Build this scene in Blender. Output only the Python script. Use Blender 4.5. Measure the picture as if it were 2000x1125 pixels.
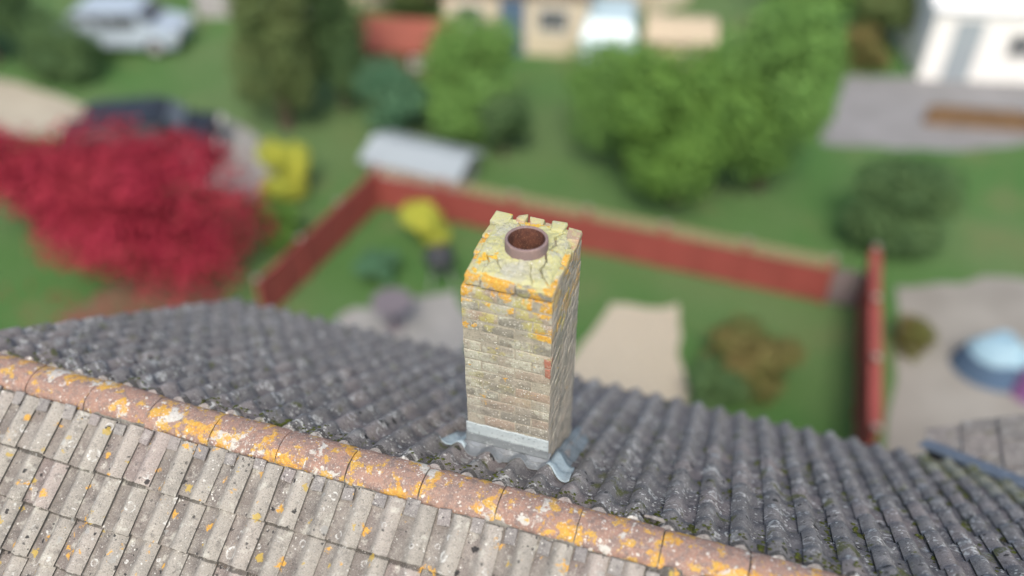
import bpy, bmesh, math, random
from mathutils import Vector, Matrix, noise as mnoise

random.seed(7)
S = bpy.context.scene
COL = S.collection
R = math.radians
for _o in list(bpy.data.objects):
    bpy.data.objects.remove(_o)

# ------------------------------------------------------------------ camera
cd = bpy.data.cameras.new('camera')
cam = bpy.data.objects.new('camera', cd)
COL.objects.link(cam)
_r = Vector((0.95034946, 0.31112735, -0.00597313))
_u = Vector((-0.19462723, 0.60925387, 0.76871969))
_f = Vector((-0.24280887, 0.7293898, -0.63955794))
cm = Matrix.Identity(4)
for i in range(3):
    cm[i][0], cm[i][1], cm[i][2] = _r[i], _u[i], -_f[i]
cm[0][3], cm[1][3], cm[2][3] = 3.42198, -2.69744, 3.87952
cam.matrix_world = cm
cd.sensor_width = 36.0
cd.lens = 1662.5 / 2000 * 36.0
cd.clip_start = 0.05
cd.clip_end = 1000
cd.dof.use_dof = True
cd.dof.focus_distance = 4.9
cd.dof.aperture_fstop = cd.lens / 1000 / 0.14
S.camera = cam

# ------------------------------------------------------------------ sky, sun, exposure
W = bpy.data.worlds.new('World')
S.world = W
W.use_nodes = True
wn = W.node_tree
wn.nodes.clear()
sky = wn.nodes.new('ShaderNodeTexSky')
sky.sky_type = 'NISHITA'
sky.sun_disc = False
SUN_EL, SUN_ROT = R(52), R(166)
sky.sun_elevation = SUN_EL
sky.sun_rotation = SUN_ROT
sky.air_density = 1.0
sky.dust_density = 4.0
sky.ozone_density = 1.0
bgn = wn.nodes.new('ShaderNodeBackground')
bgn.inputs['Strength'].default_value = 0.11
wo = wn.nodes.new('ShaderNodeOutputWorld')
wn.links.new(sky.outputs[0], bgn.inputs[0])
wn.links.new(bgn.outputs[0], wo.inputs[0])
sl = bpy.data.lights.new('sun', 'SUN')
sl.energy = 1.5
sl.angle = R(20)
sl.color = (1.0, 0.93, 0.81)
sun = bpy.data.objects.new('sun', sl)
COL.objects.link(sun)
_sd = Vector((math.cos(SUN_EL) * math.sin(SUN_ROT), math.cos(SUN_EL) * math.cos(SUN_ROT), math.sin(SUN_EL)))
sun.rotation_euler = _sd.to_track_quat('Z', 'Y').to_euler()
sun.location = (0, 0, 20)
S.view_settings.view_transform = 'Standard'
S.view_settings.look = 'None'
S.view_settings.gamma = 1
S.view_settings.use_curve_mapping = False
S.view_settings.exposure = 0.9
S.cycles.use_denoising = True
S.cycles.max_bounces = 6

# ------------------------------------------------------------------ helpers
def tag(o, label=None, cat=None, group=None, kind=None):
    if label: o['label'] = label
    if cat: o['category'] = cat
    if group: o['group'] = group
    if kind: o['kind'] = kind
    return o

def empty(name, loc=(0, 0, 0), rz=0, parent=None):
    o = bpy.data.objects.new(name, None)
    COL.objects.link(o)
    o.location = loc
    o.rotation_euler = (0, 0, rz)
    o.empty_display_size = 0.1
    o.parent = parent
    return o

def link(name, me, parent=None, mat=None):
    if mat is not None and not me.materials:
        me.materials.append(mat)
    o = bpy.data.objects.new(name, me)
    COL.objects.link(o)
    o.parent = parent
    return o

class MB:
    def __init__(s):
        s.v, s.f, s.sm, s.mi, s.a = [], [], [], [], []
    def add(s, vs, fs, smooth=False, mi=0, a=None):
        n = len(s.v)
        s.a += a if a is not None else [0.0] * len(vs)
        s.mi += [mi] * len(fs)
        s.v += [tuple(v) for v in vs]
        s.f += [tuple(n + i for i in f) for f in fs]
        s.sm += [smooth] * len(fs)
        return s
    def box(s, lo, hi, M=None):
        x0, y0, z0 = lo
        x1, y1, z1 = hi
        vs = [Vector(p) for p in ((x0, y0, z0), (x1, y0, z0), (x1, y1, z0), (x0, y1, z0), (x0, y0, z1), (x1, y0, z1), (x1, y1, z1), (x0, y1, z1))]
        if M is not None: vs = [M @ v for v in vs]
        return s.add(vs, [(0, 3, 2, 1), (4, 5, 6, 7), (0, 1, 5, 4), (1, 2, 6, 5), (2, 3, 7, 6), (3, 0, 4, 7)])
    def tube(s, a, b, r0, r1=None, n=8, cap=True):
        r1 = r0 if r1 is None else r1
        a, b = Vector(a), Vector(b)
        d = (b - a).normalized()
        p = d.orthogonal().normalized()
        q = d.cross(p)
        vs = []
        for c, r in ((a, r0), (b, r1)):
            for k in range(n):
                t = 2 * math.pi * k / n
                vs.append(c + p * (r * math.cos(t)) + q * (r * math.sin(t)))
        s.add(vs, [(k, (k + 1) % n, n + (k + 1) % n, n + k) for k in range(n)], True)
        if cap:
            s.add(vs[:n], [tuple(range(n - 1, -1, -1))])
            s.add(vs[n:], [tuple(range(n))])
        return s
    def grid(s, fn, nu, nv, smooth=True):
        vs = [fn(i / nu, j / nv) for j in range(nv + 1) for i in range(nu + 1)]
        fs = [(j * (nu + 1) + i, j * (nu + 1) + i + 1, (j + 1) * (nu + 1) + i + 1, (j + 1) * (nu + 1) + i) for j in range(nv) for i in range(nu)]
        return s.add(vs, fs, smooth)
    def prism(s, poly, z0, z1, M=None):
        n = len(poly)
        vs = [Vector((p[0], p[1], z0)) for p in poly] + [Vector((p[0], p[1], z1)) for p in poly]
        if M is not None: vs = [M @ v for v in vs]
        return s.add(vs, [tuple(range(n - 1, -1, -1)), tuple(range(n, 2 * n))] + [(k, (k + 1) % n, n + (k + 1) % n, n + k) for k in range(n)])
    def mesh(s, name, mat=None):
        me = bpy.data.meshes.new(name)
        me.from_pydata(s.v, [], s.f)
        me.polygons.foreach_set('use_smooth', s.sm)
        me.update()
        for q in (mat if isinstance(mat, tuple) else (mat,)):
            if q is not None: me.materials.append(q)
        if any(s.mi): me.polygons.foreach_set('material_index', s.mi)
        if any(s.a):
            for nm, f_ in (('roll', lambda q: q % 2.0), ('lap', lambda q: math.floor(q / 2.0) / 16.0)):
                at = me.attributes.new(nm, 'FLOAT', 'POINT')
                at.data.foreach_set('value', [f_(q) for q in s.a])
        return me
    def build(s, name, mat, parent=None):
        return link(name, s.mesh(name, mat), parent)

def fbm(p, o=3):
    return mnoise.fractal(Vector(p), 1.0, 2.0, o)

# ------------------------------------------------------------------ material kit
class NT:
    def __init__(s, name, rough=0.9):
        s.m = bpy.data.materials.new(name)
        s.m.use_nodes = True
        s.t = s.m.node_tree
        s.t.nodes.clear()
        s.out = s.n('ShaderNodeOutputMaterial')
        s.b = s.n('ShaderNodeBsdfPrincipled')
        s.b.inputs['Roughness'].default_value = rough
        s.b.inputs['Specular IOR Level'].default_value = 0.25
        s.l(s.b.outputs[0], s.out.inputs[0])
        s.geo = s.n('ShaderNodeNewGeometry')
        s.pos = s.geo.outputs['Position']
    def n(s, t): return s.t.nodes.new(t)
    def l(s, a, b): s.t.links.new(a, b)
    def inp(s, sock, v):
        if isinstance(v, (int, float)):
            if sock.type in ('RGBA',): sock.default_value = (v, v, v, 1)
            elif sock.type == 'VECTOR': sock.default_value = (v, v, v)
            else: sock.default_value = v
        elif isinstance(v, tuple):
            sock.default_value = v if (len(v) == 4 or sock.type == 'VECTOR') else (*v, 1)
        else: s.l(v, sock)
    def math(s, op, a, b=0.0, clamp=False):
        n = s.n('ShaderNodeMath'); n.operation = op; n.use_clamp = clamp
        s.inp(n.inputs[0], a); s.inp(n.inputs[1], b)
        return n.outputs[0]
    def noise(s, scale, detail=3, vec=None, rough=0.55, dist=0.0):
        n = s.n('ShaderNodeTexNoise')
        n.inputs['Scale'].default_value = scale
        n.inputs['Detail'].default_value = detail
        n.inputs['Roughness'].default_value = rough
        n.inputs['Distortion'].default_value = dist
        s.l(vec if vec is not None else s.pos, n.inputs['Vector'])
        return n.outputs[0]
    def voro(s, scale, vec=None, feature='F1'):
        n = s.n('ShaderNodeTexVoronoi'); n.feature = feature
        n.inputs['Scale'].default_value = scale
        s.l(vec if vec is not None else s.pos, n.inputs['Vector'])
        if feature == 'F1':
            sep = s.n('ShaderNodeSeparateColor')
            s.l(n.outputs['Color'], sep.inputs[0])
            return n.outputs['Distance'], sep.outputs[0], sep.outputs[1]
        return n.outputs['Distance']
    def step(s, v, lo, hi):
        n = s.n('ShaderNodeMapRange'); n.clamp = True
        s.inp(n.inputs[0], v)
        n.inputs[1].default_value = lo; n.inputs[2].default_value = hi
        n.inputs[3].default_value = 0; n.inputs[4].default_value = 1
        return n.outputs[0]
    def mix(s, a, b, f):
        n = s.n('ShaderNodeMix'); n.data_type = 'RGBA'
        s.inp(n.inputs[6], a); s.inp(n.inputs[7], b); s.inp(n.inputs[0], f)
        return n.outputs[2]
    def warp(s, scale, amt, vec=None):
        n = s.n('ShaderNodeTexNoise'); n.inputs['Scale'].default_value = scale; n.inputs['Detail'].default_value = 2
        s.l(vec if vec is not None else s.pos, n.inputs['Vector'])
        a = s.n('ShaderNodeVectorMath'); a.operation = 'SUBTRACT'
        s.l(n.outputs['Color'], a.inputs[0]); a.inputs[1].default_value = (.5, .5, .5)
        b = s.n('ShaderNodeVectorMath'); b.operation = 'SCALE'
        s.l(a.outputs[0], b.inputs[0]); b.inputs['Scale'].default_value = amt
        c = s.n('ShaderNodeVectorMath'); c.operation = 'ADD'
        s.l(vec if vec is not None else s.pos, c.inputs[0]); s.l(b.outputs[0], c.inputs[1])
        return c.outputs[0]
    def scalev(s, v3, rot=None):
        n = s.n('ShaderNodeMapping')
        n.inputs['Scale'].default_value = v3
        if rot: n.inputs['Rotation'].default_value = rot
        s.l(s.pos, n.inputs['Vector'])
        return n.outputs[0]
    def sep(s):
        n = s.n('ShaderNodeSeparateXYZ'); s.l(s.pos, n.inputs[0]); return n.outputs
    def rnd(s):
        return s.n('ShaderNodeObjectInfo').outputs['Random']
    def color(s, c): s.inp(s.b.inputs['Base Color'], c)
    def bump(s, h, strength=0.5, dist=0.01):
        n = s.n('ShaderNodeBump')
        n.inputs['Strength'].default_value = strength
        n.inputs['Distance'].default_value = dist
        s.l(h, n.inputs['Height'])
        s.l(n.outputs[0], s.b.inputs['Normal'])
    # lichen layers
    def spots(s, c, col, scale, prob, r0, r1, amt=1.0, warp=0.0, warps=30, clus=None):
        vec = s.warp(warps, warp) if warp else None
        d, a, b = s.voro(scale, vec)
        keep = s.step(a, 1 - prob, 1 - prob + .02)
        rad = s.math('ADD', s.math('MULTIPLY', b, r1 - r0), r0)
        edge = s.step(s.math('DIVIDE', d, rad), 1.0, 0.8)
        n = s.n('ShaderNodeMath'); n.operation = 'MULTIPLY'
        f = s.math('MULTIPLY', s.math('MULTIPLY', keep, edge), amt)
        if clus is not None: f = s.math('MULTIPLY', f, clus)
        return s.mix(c, col, f), f
    def rings(s, c, col, scale, prob, r0, r1, amt=0.8, warp=0.02):
        vec = s.warp(25, warp)
        d, a, b = s.voro(scale, vec)
        keep = s.step(a, 1 - prob, 1 - prob + .02)
        rad = s.math('ADD', s.math('MULTIPLY', b, r1 - r0), r0)
        q = s.math('DIVIDE', d, rad)
        e = s.math('MULTIPLY', s.step(q, 1.0, .9), s.step(q, .55, .8))
        brk = s.step(s.noise(45, 2), .42, .58)
        f = s.math('MULTIPLY', s.math('MULTIPLY', s.math('MULTIPLY', keep, e), brk), amt)
        return s.mix(c, col, f)
    def patches(s, c, col, col2, scale, lo, hi, detail=5, fine=60, amt=1.0, mask=None):
        nz = s.noise(scale, detail, s.warp(scale * 3, .35 / scale), .62)
        f = s.step(nz, lo, hi)
        f = s.math('MULTIPLY', f, s.step(s.noise(fine, 2), .30, .42))
        if mask is not None: f = s.math('MULTIPLY', f, mask)
        f = s.math('MULTIPLY', f, amt)
        cc = s.mix(col, col2, s.step(s.noise(fine * 1.7, 2), .35, .65))
        return s.mix(c, cc, f), f

def plain(name, col, col2=None, scale=4.0, rough=0.85, bump=0.0, spec=0.25, metal=0.0):
    t = NT(name, rough)
    if col2 is None:
        col2 = tuple(x * 0.72 for x in col)
    f = t.step(t.noise(scale, 5), .3, .7)
    t.color(t.mix(col, col2, f))
    t.b.inputs['Specular IOR Level'].default_value = spec
    t.b.inputs['Metallic'].default_value = metal
    if bump: t.bump(t.noise(scale * 12, 3), bump, .02)
    return t.m

OR1, OR2 = (0.56, 0.27, 0.035), (0.62, 0.39, 0.08)

def tile_mat(name, c1, c2, c3, orange, white, rings, dark, moss, pan=(0.8, 0.78, 0.82), k=1.0):
    t = NT(name, .93)
    n1 = t.step(t.noise(5.5, 4), .35, .65)
    c = t.mix(c1, c2, n1)
    c = t.mix(c, c3, t.math('MULTIPLY', t.step(t.rnd(), .5, 1.0), .8))
    hs = t.n('ShaderNodeHueSaturation')
    t.l(c, hs.inputs['Color'])
    t.l(t.math('ADD', t.math('MULTIPLY', t.rnd(), .26), .87), hs.inputs['Value'])
    c = hs.outputs[0]
    # grime in the pans, deepened with painted shade for relief; weathered rolls stay paler
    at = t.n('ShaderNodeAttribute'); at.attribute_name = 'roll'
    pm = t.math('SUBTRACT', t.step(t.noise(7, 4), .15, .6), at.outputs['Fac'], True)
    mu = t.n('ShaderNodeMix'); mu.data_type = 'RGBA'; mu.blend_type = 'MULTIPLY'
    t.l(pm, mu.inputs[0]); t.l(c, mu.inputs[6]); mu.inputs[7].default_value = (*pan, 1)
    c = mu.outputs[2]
    la = t.n('ShaderNodeAttribute'); la.attribute_name = 'lap'  # dark line painted at each lap to stand in for the shadow gap
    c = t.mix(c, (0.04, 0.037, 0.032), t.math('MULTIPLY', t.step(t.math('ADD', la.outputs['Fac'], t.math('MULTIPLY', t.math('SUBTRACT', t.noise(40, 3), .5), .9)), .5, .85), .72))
    c = t.mix(c, (0.05, 0.048, 0.05), t.math('MULTIPLY', t.step(t.noise(18, 5, None, .65), .55, .70), .5))
    c = t.mix(c, tuple(min(.6, v * 1.7) for v in c1), t.math('MULTIPLY', t.step(t.noise(13, 5, t.warp(20, .02), .65), .56, .68), .5))
    c = t.mix(c, (0.035, 0.034, 0.036), t.math('MULTIPLY', t.step(t.noise(120, 3, None, .7), .53, .68), .6))
    c = t.mix(c, (0.55, 0.54, 0.51), t.math('MULTIPLY', t.step(t.noise(150, 3), .585, .70), .6))
    cl1 = t.step(t.noise(5.2, 3), .44, .58)
    cl2 = t.step(t.noise(6.3, 3, t.warp(1.0, 3.0)), .42, .58)
    c, _ = t.spots(c, (0.028, 0.028, 0.03), 15 * k, dark, .10, .30, .9, .035, 40)
    c, _ = t.spots(c, (0.035, 0.035, 0.037), 34 * k, dark * 2.0, .12, .36, .8, .014, 70, cl2)
    c, _ = t.spots(c, (0.32, 0.33, 0.32), 13 * k, white * .8, .12, .36, .6, .05, 30)
    c, _ = t.spots(c, (0.66, 0.66, 0.62), 24 * k, white * .9, .08, .24, .85, .03, 60, cl1)
    c, _ = t.spots(c, (0.66, 0.66, 0.62), 55 * k, white * 1.7, .12, .36, .85, .010, 90, cl1)
    c = t.rings(c, (0.64, 0.65, 0.62), 8.5 * k, rings, .20, .40, .85)
    c = t.rings(c, (0.60, 0.61, 0.59), 16 * k, rings * 1.2, .22, .44, .8, .012)
    if orange:
        c, _ = t.patches(c, OR1, OR2, 7.5, .69 - orange, .72 - orange, 6, 70, .9)
        c, _ = t.spots(c, (0.46, 0.33, 0.06), 14, .05 + orange * .5, .15, .42, .75, .06, 45)
    if moss:
        c, _ = t.patches(c, (0.055, 0.075, 0.02), (0.14, 0.14, 0.03), 6, .64 - moss, .70 - moss, 6, 90, .8)
    t.color(c)
    h = t.math('ADD', t.math('MULTIPLY', t.noise(60, 5, None, .7), 1.0), t.math('MULTIPLY', t.noise(14, 3), .8))
    t.bump(h, .6, .008)
    return t.m

M = {}
M['tile_edge'] = plain('shaded_tile_edge', (0.17, 0.16, 0.145), (0.09, 0.085, 0.075), 20, 1)  # dark edge faces paint in the shadow lines at tails and seams
M['tile_edge_dark'] = plain('dark_shaded_tile_edge', (0.06, 0.058, 0.05), (0.035, 0.036, 0.028), 20, 1)  # darker edge colour, painted seam shade for the far slope
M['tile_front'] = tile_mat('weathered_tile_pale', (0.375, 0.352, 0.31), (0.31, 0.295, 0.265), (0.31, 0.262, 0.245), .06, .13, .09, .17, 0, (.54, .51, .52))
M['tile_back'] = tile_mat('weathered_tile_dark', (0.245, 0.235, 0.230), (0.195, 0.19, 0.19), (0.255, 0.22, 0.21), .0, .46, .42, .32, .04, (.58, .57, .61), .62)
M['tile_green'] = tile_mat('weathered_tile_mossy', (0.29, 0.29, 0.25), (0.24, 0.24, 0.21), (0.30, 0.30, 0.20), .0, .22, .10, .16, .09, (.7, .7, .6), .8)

def ridge_mat():
    t = NT('terracotta_ridge', .92)
    c = t.mix((0.37, 0.225, 0.17), (0.31, 0.205, 0.165), t.step(t.noise(7, 4), .35, .65))
    c = t.mix(c, (0.36, 0.25, 0.20), t.math('MULTIPLY', t.step(t.rnd(), .4, 1), .6))
    c = t.mix(c, (0.20, 0.16, 0.15), t.math('MULTIPLY', t.step(t.noise(20, 6, None, .7), .47, .62), .85))
    c = t.mix(c, (0.10, 0.09, 0.085), t.math('MULTIPLY', t.step(t.noise(120, 3), .56, .72), .6))
    c = t.mix(c, (0.52, 0.42, 0.36), t.math('MULTIPLY', t.step(t.noise(90, 3), .56, .7), .6))
    c, _ = t.patches(c, (0.52, 0.54, 0.49), (0.62, 0.62, 0.58), 4.2, .575, .60, 8, 30, .8)
    c, _ = t.patches(c, OR1, OR2, 5.5, .555, .585, 8, 26, .85)
    c, _ = t.patches(c, (0.50, 0.30, 0.05), OR2, 13, .57, .60, 5, 85, .85)
    c = t.mix(c, (0.16, 0.135, 0.115), t.math('MULTIPLY', t.step(t.noise(45, 5, None, .7), .55, .68), .7))
    cl1 = t.step(t.noise(4.4, 3), .42, .58)
    c, _ = t.spots(c, (0.62, 0.60, 0.55), 24, .40, .10, .32, .85, .03, 60)
    c, _ = t.spots(c, (0.64, 0.62, 0.58), 52, .7, .12, .36, .85, .012, 80, cl1)
    c, _ = t.spots(c, (0.60, 0.56, 0.52), 95, .4, .12, .36, .7, .006, 90)
    c = t.rings(c, (0.62, 0.58, 0.54), 11, .10, .22, .4, .8)
    t.color(c)
    t.bump(t.math('ADD', t.noise(55, 5, None, .7), t.math('MULTIPLY', t.noise(12, 3), .8)), .9, .010)
    return t.m
M['ridge'] = ridge_mat()

def brick_mat():
    t = NT('weathered_brick', .95)
    x, y, z = t.sep()
    c = t.mix((0.34, 0.31, 0.255), (0.28, 0.26, 0.22), t.step(t.noise(9, 4), .35, .65))
    c = t.mix(c, (0.36, 0.265, 0.20), t.math('MULTIPLY', t.step(t.rnd(), .45, 1), .7))
    c = t.mix(c, (0.21, 0.205, 0.175), t.math('MULTIPLY', t.step(t.rnd(), .42, .1), .7))
    c = t.mix(c, (0.17, 0.16, 0.13), t.math('MULTIPLY', t.step(t.noise(12, 5, None, .65), .50, .66), .65))
    c = t.mix(c, (0.10, 0.09, 0.07), t.math('MULTIPLY', t.step(t.noise(90, 4, None, .7), .53, .68), .65))
    c = t.mix(c, (0.50, 0.46, 0.38), t.math('MULTIPLY', t.step(t.noise(70, 4, None, .7), .56, .68), .6))
    # pale grey green crust
    c, _ = t.patches(c, (0.40, 0.41, 0.32), (0.50, 0.49, 0.42), 5, .50, .58, 7, 60, .75)
    # long slanting streaks on the +x weather side, painted lighter against its shade
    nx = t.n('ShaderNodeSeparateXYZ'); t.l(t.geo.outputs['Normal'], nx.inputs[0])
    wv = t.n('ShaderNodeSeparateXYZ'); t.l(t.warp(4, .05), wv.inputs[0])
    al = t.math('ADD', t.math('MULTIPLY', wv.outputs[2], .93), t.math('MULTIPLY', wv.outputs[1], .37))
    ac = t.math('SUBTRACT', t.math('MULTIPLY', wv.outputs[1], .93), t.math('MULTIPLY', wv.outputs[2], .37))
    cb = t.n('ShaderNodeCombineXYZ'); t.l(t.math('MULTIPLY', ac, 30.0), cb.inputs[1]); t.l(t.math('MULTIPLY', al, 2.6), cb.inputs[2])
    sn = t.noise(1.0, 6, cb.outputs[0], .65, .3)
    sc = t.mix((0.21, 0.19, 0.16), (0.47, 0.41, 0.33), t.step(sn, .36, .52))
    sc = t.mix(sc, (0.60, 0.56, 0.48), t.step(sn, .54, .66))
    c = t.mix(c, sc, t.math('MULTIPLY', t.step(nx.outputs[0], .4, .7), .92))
    # orange lichen, thickest on the top courses and down the near corner
    zz = t.step(z, .70, .95)
    xl = t.math('MULTIPLY', t.step(x, 2.46, 2.56), t.step(z, .60, .72))
    xm = t.math('MULTIPLY', t.step(x, 2.17, 2.05), t.step(z, .45, .75))
    mm = t.math('ADD', t.math('MAXIMUM', zz, t.math('MAXIMUM', xl, xm)), 0.0, True)
    nz = t.noise(9, 6, t.warp(28, .03), .62)
    fo = t.step(t.math('ADD', nz, t.math('MULTIPLY', mm, .165)), .655, .685)
    fo = t.math('MULTIPLY', fo, t.step(t.noise(80, 2), .28, .42))
    co = t.mix((0.54, 0.27, 0.04), (0.60, 0.40, 0.09), t.step(t.noise(100, 3), .4, .62))
    # yellow-green lichen
    c, _ = t.patches(c, (0.44, 0.39, 0.10), (0.50, 0.47, 0.19), 6, .54, .60, 7, 60, .7, t.step(z, .1, .8))
    topz = t.step(z, .99, 1.05)
    c = t.mix(c, (0.46, 0.44, 0.22), t.math('MULTIPLY', t.math('MULTIPLY', topz, t.step(nx.outputs[2], .3, .8)), t.step(t.noise(30, 3), .32, .5)))
    c = t.mix(c, co, t.math('MULTIPLY', fo, t.math('SUBTRACT', 1.0, t.math('MULTIPLY', t.step(nx.outputs[0], .4, .7), .55))))
    c, _ = t.spots(c, (0.62, 0.62, 0.56), 36, .34, .08, .26, .85, .015, 70)
    c, _ = t.spots(c, (0.66, 0.66, 0.60), 75, .42, .10, .34, .8, .006, 90)
    t.color(c)
    t.bump(t.math('ADD', t.noise(75, 5, None, .72), t.math('MULTIPLY', t.noise(18, 3), 1.0)), .8, .008)
    return t.m
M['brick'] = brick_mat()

def mortar_mat(name, a, b, yel=0.0):
    t = NT(name, .97)
    c = t.mix(a, b, t.step(t.noise(14, 5), .35, .65))
    c = t.mix(c, tuple(v * .35 for v in b), t.math('MULTIPLY', t.step(t.noise(95, 4), .54, .7), .65))
    if yel:
        c, _ = t.patches(c, (0.48, 0.46, 0.20), (0.45, 0.47, 0.26), 5, .40, .52, 6, 60, .9)
        c, _ = t.patches(c, (0.60, 0.42, 0.04), (0.66, 0.33, 0.02), 6, .575, .60, 6, 70, .9)
        c, _ = t.patches(c, (0.36, 0.37, 0.31), (0.45, 0.45, 0.38), 8, .57, .62, 6, 70, .7)
    c, _ = t.spots(c, (0.62, 0.62, 0.56), 60, .22, .1, .3, .8, .01, 80)
    t.color(c)
    t.bump(t.math('ADD', t.noise(70, 5, None, .72), t.noise(20, 3)), .8, .008)
    return t.m
M['mortar'] = mortar_mat('old_mortar', (0.40, 0.37, 0.30), (0.29, 0.27, 0.22))
M['cap'] = mortar_mat('lichened_mortar_cap', (0.46, 0.45, 0.33), (0.38, 0.38, 0.26), 1)
M['bed'] = mortar_mat('ridge_bedding', (0.26, 0.25, 0.22), (0.17, 0.165, 0.15))

def red_brick():
    t = NT('bare_red_brick', .95)
    c = t.mix((0.36, 0.14, 0.10), (0.31, 0.16, 0.115), t.step(t.noise(30, 4), .35, .65))
    c = t.mix(c, (0.45, 0.36, 0.28), t.math('MULTIPLY', t.step(t.noise(60, 4), .56, .66), .6))
    t.color(c); t.bump(t.noise(80, 5), .8, .008)
    return t.m
M['red_brick'] = red_brick()

def pink_brick():
    t = NT('worn_pink_brick', .95)
    c = t.mix((0.42, 0.27, 0.19), (0.38, 0.31, 0.22), t.step(t.noise(22, 4), .35, .65))
    c, _ = t.patches(c, (0.46, 0.43, 0.18), (0.44, 0.45, 0.28), 12, .52, .58, 6, 80, .85)
    c, _ = t.spots(c, (0.62, 0.62, 0.56), 60, .3, .1, .3, .8, .01, 80)
    t.color(c); t.bump(t.noise(80, 5), .8, .008)
    return t.m
M['pink_brick'] = pink_brick()

def pot_mat():
    t = NT('fired_clay_pot', .75)
    x, y, z = t.sep()
    c = t.mix((0.235, 0.165, 0.155), (0.19, 0.145, 0.145), t.step(t.noise(18, 4), .35, .65))
    c = t.mix(c, (0.30, 0.24, 0.22), t.math('MULTIPLY', t.step(t.noise(70, 3), .56, .7), .5))
    t.color(c); t.bump(t.noise(90, 4), .35, .004)
    return t.m
M['pot'] = pot_mat()
def soot_mat():
    t = NT('rusty_flue', .95)
    c = t.mix((0.15, 0.062, 0.042), (0.085, 0.04, 0.03), t.step(t.noise(26, 5), .35, .65))
    c = t.mix(c, (0.26, 0.13, 0.09), t.math('MULTIPLY', t.step(t.noise(110, 3), .55, .68), .6))
    t.color(c); t.bump(t.noise(90, 4), .5, .006)
    return t.m
M['soot'] = soot_mat()

def lead_mat(name, a, b, pale):
    t = NT(name, .6)
    c = t.mix(a, b, t.step(t.noise(9, 5), .3, .7))
    c = t.mix(c, (0.55, 0.60, 0.60), t.math('MULTIPLY', t.step(t.noise(16, 6, None, .7), .56, .66), pale))
    c = t.mix(c, (0.10, 0.115, 0.125), t.math('MULTIPLY', t.step(t.noise(60, 5), .58, .68), .6))
    c, _ = t.spots(c, (0.6, 0.63, 0.62), 60, .16, .08, .26, .8, .02, 60)
    t.color(c)
    t.b.inputs['Specular IOR Level'].default_value = .4
    t.bump(t.math('ADD', t.noise(24, 4), t.math('MULTIPLY', t.noise(110, 3), .4)), .45, .006)
    return t.m
M['lead_pale'] = lead_mat('pale_lead', (0.46, 0.52, 0.53), (0.36, 0.42, 0.44), .8)
M['lead'] = lead_mat('grey_lead', (0.20, 0.24, 0.27), (0.155, 0.185, 0.21), .25)
M['lead_dark'] = lead_mat('dark_lead', (0.20, 0.225, 0.24), (0.15, 0.17, 0.18), .7)
M['lead_apron'] = lead_mat('apron_lead', (0.19, 0.215, 0.24), (0.15, 0.16, 0.17), .25)
M['lead_blue'] = lead_mat('blue_lead', (0.44, 0.53, 0.57), (0.36, 0.45, 0.49), .4)
M['lead_valley'] = lead_mat('valley_lead', (0.11, 0.145, 0.20), (0.09, 0.12, 0.165), .15)

def moss_mat():
    t = NT('moss', 1.0)
    c = t.mix((0.045, 0.06, 0.015), (0.12, 0.14, 0.025), t.step(t.noise(40, 4), .35, .65))
    c = t.mix(c, (0.05, 0.045, 0.025), t.step(t.noise(13, 4), .5, .65))
    t.color(c); t.bump(t.noise(160, 4), 1.0, .01)
    return t.m
M['moss'] = moss_mat()
M['felt'] = plain('roof_felt', (0.035, 0.034, 0.034))
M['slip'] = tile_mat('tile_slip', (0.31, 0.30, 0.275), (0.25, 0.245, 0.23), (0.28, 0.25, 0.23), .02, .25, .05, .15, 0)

# ================================================================== HOUSE
GZ = -8.0                      # garden level; z = 0 is where the two roof planes would meet
AF, AB = 0.5332, 0.6042        # pitch of the near and far slope
CA, SA, CB, SB = math.cos(AF), math.sin(AF), math.cos(AB), math.sin(AB)
TW, TG, TL = 0.1918, 0.2812, 0.352
RH, RT = 0.055, 0.018
XV = -1.575                    # left verge
def PF(x, d, h=0.0): return Vector((x, -d * CA - h * SA, -d * SA + h * CA))
def PB(x, d, h=0.0): return Vector((x, d * CB + h * SB, -d * SB + h * CB))

house = empty('house', (2.0, 0.0, GZ))
tag(house, 'house under a pantiled roof with a dark far slope, pale near slope and terracotta ridge', 'house')

def under_house(o):
    o.location = Vector(o.location) - Vector((2.0, 0, GZ))
    return o

# walls
w = MB()
EY, EZ = PB(0, 3.1).y, PB(0, 3.3).z
w.box((XV + .18, -2.9, GZ), (9.0, -2.65, -1.9)).box((XV + .18, 2.45, GZ), (9.0, 2.7, -2.05))
w.box((XV + .18, -2.645, GZ), (XV + .43, 2.445, -2.05)).box((8.75, -2.645, GZ), (9.0, 2.445, -2.05))
w.add([(XV + .2, -2.6, -2.05), (XV + .2, 2.4, -2.05), (XV + .2, 0, -.15), (XV + .42, -2.6, -2.05), (XV + .42, 2.4, -2.05), (XV + .42, 0, -.15)],
      [(0, 2, 1), (3, 4, 5), (0, 3, 5, 2), (1, 2, 5, 4), (0, 1, 4, 3)])
under_house(w.build('wall', plain('cream_render', (0.62, 0.58, 0.48), (0.55, 0.5, 0.42)), house))

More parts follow.
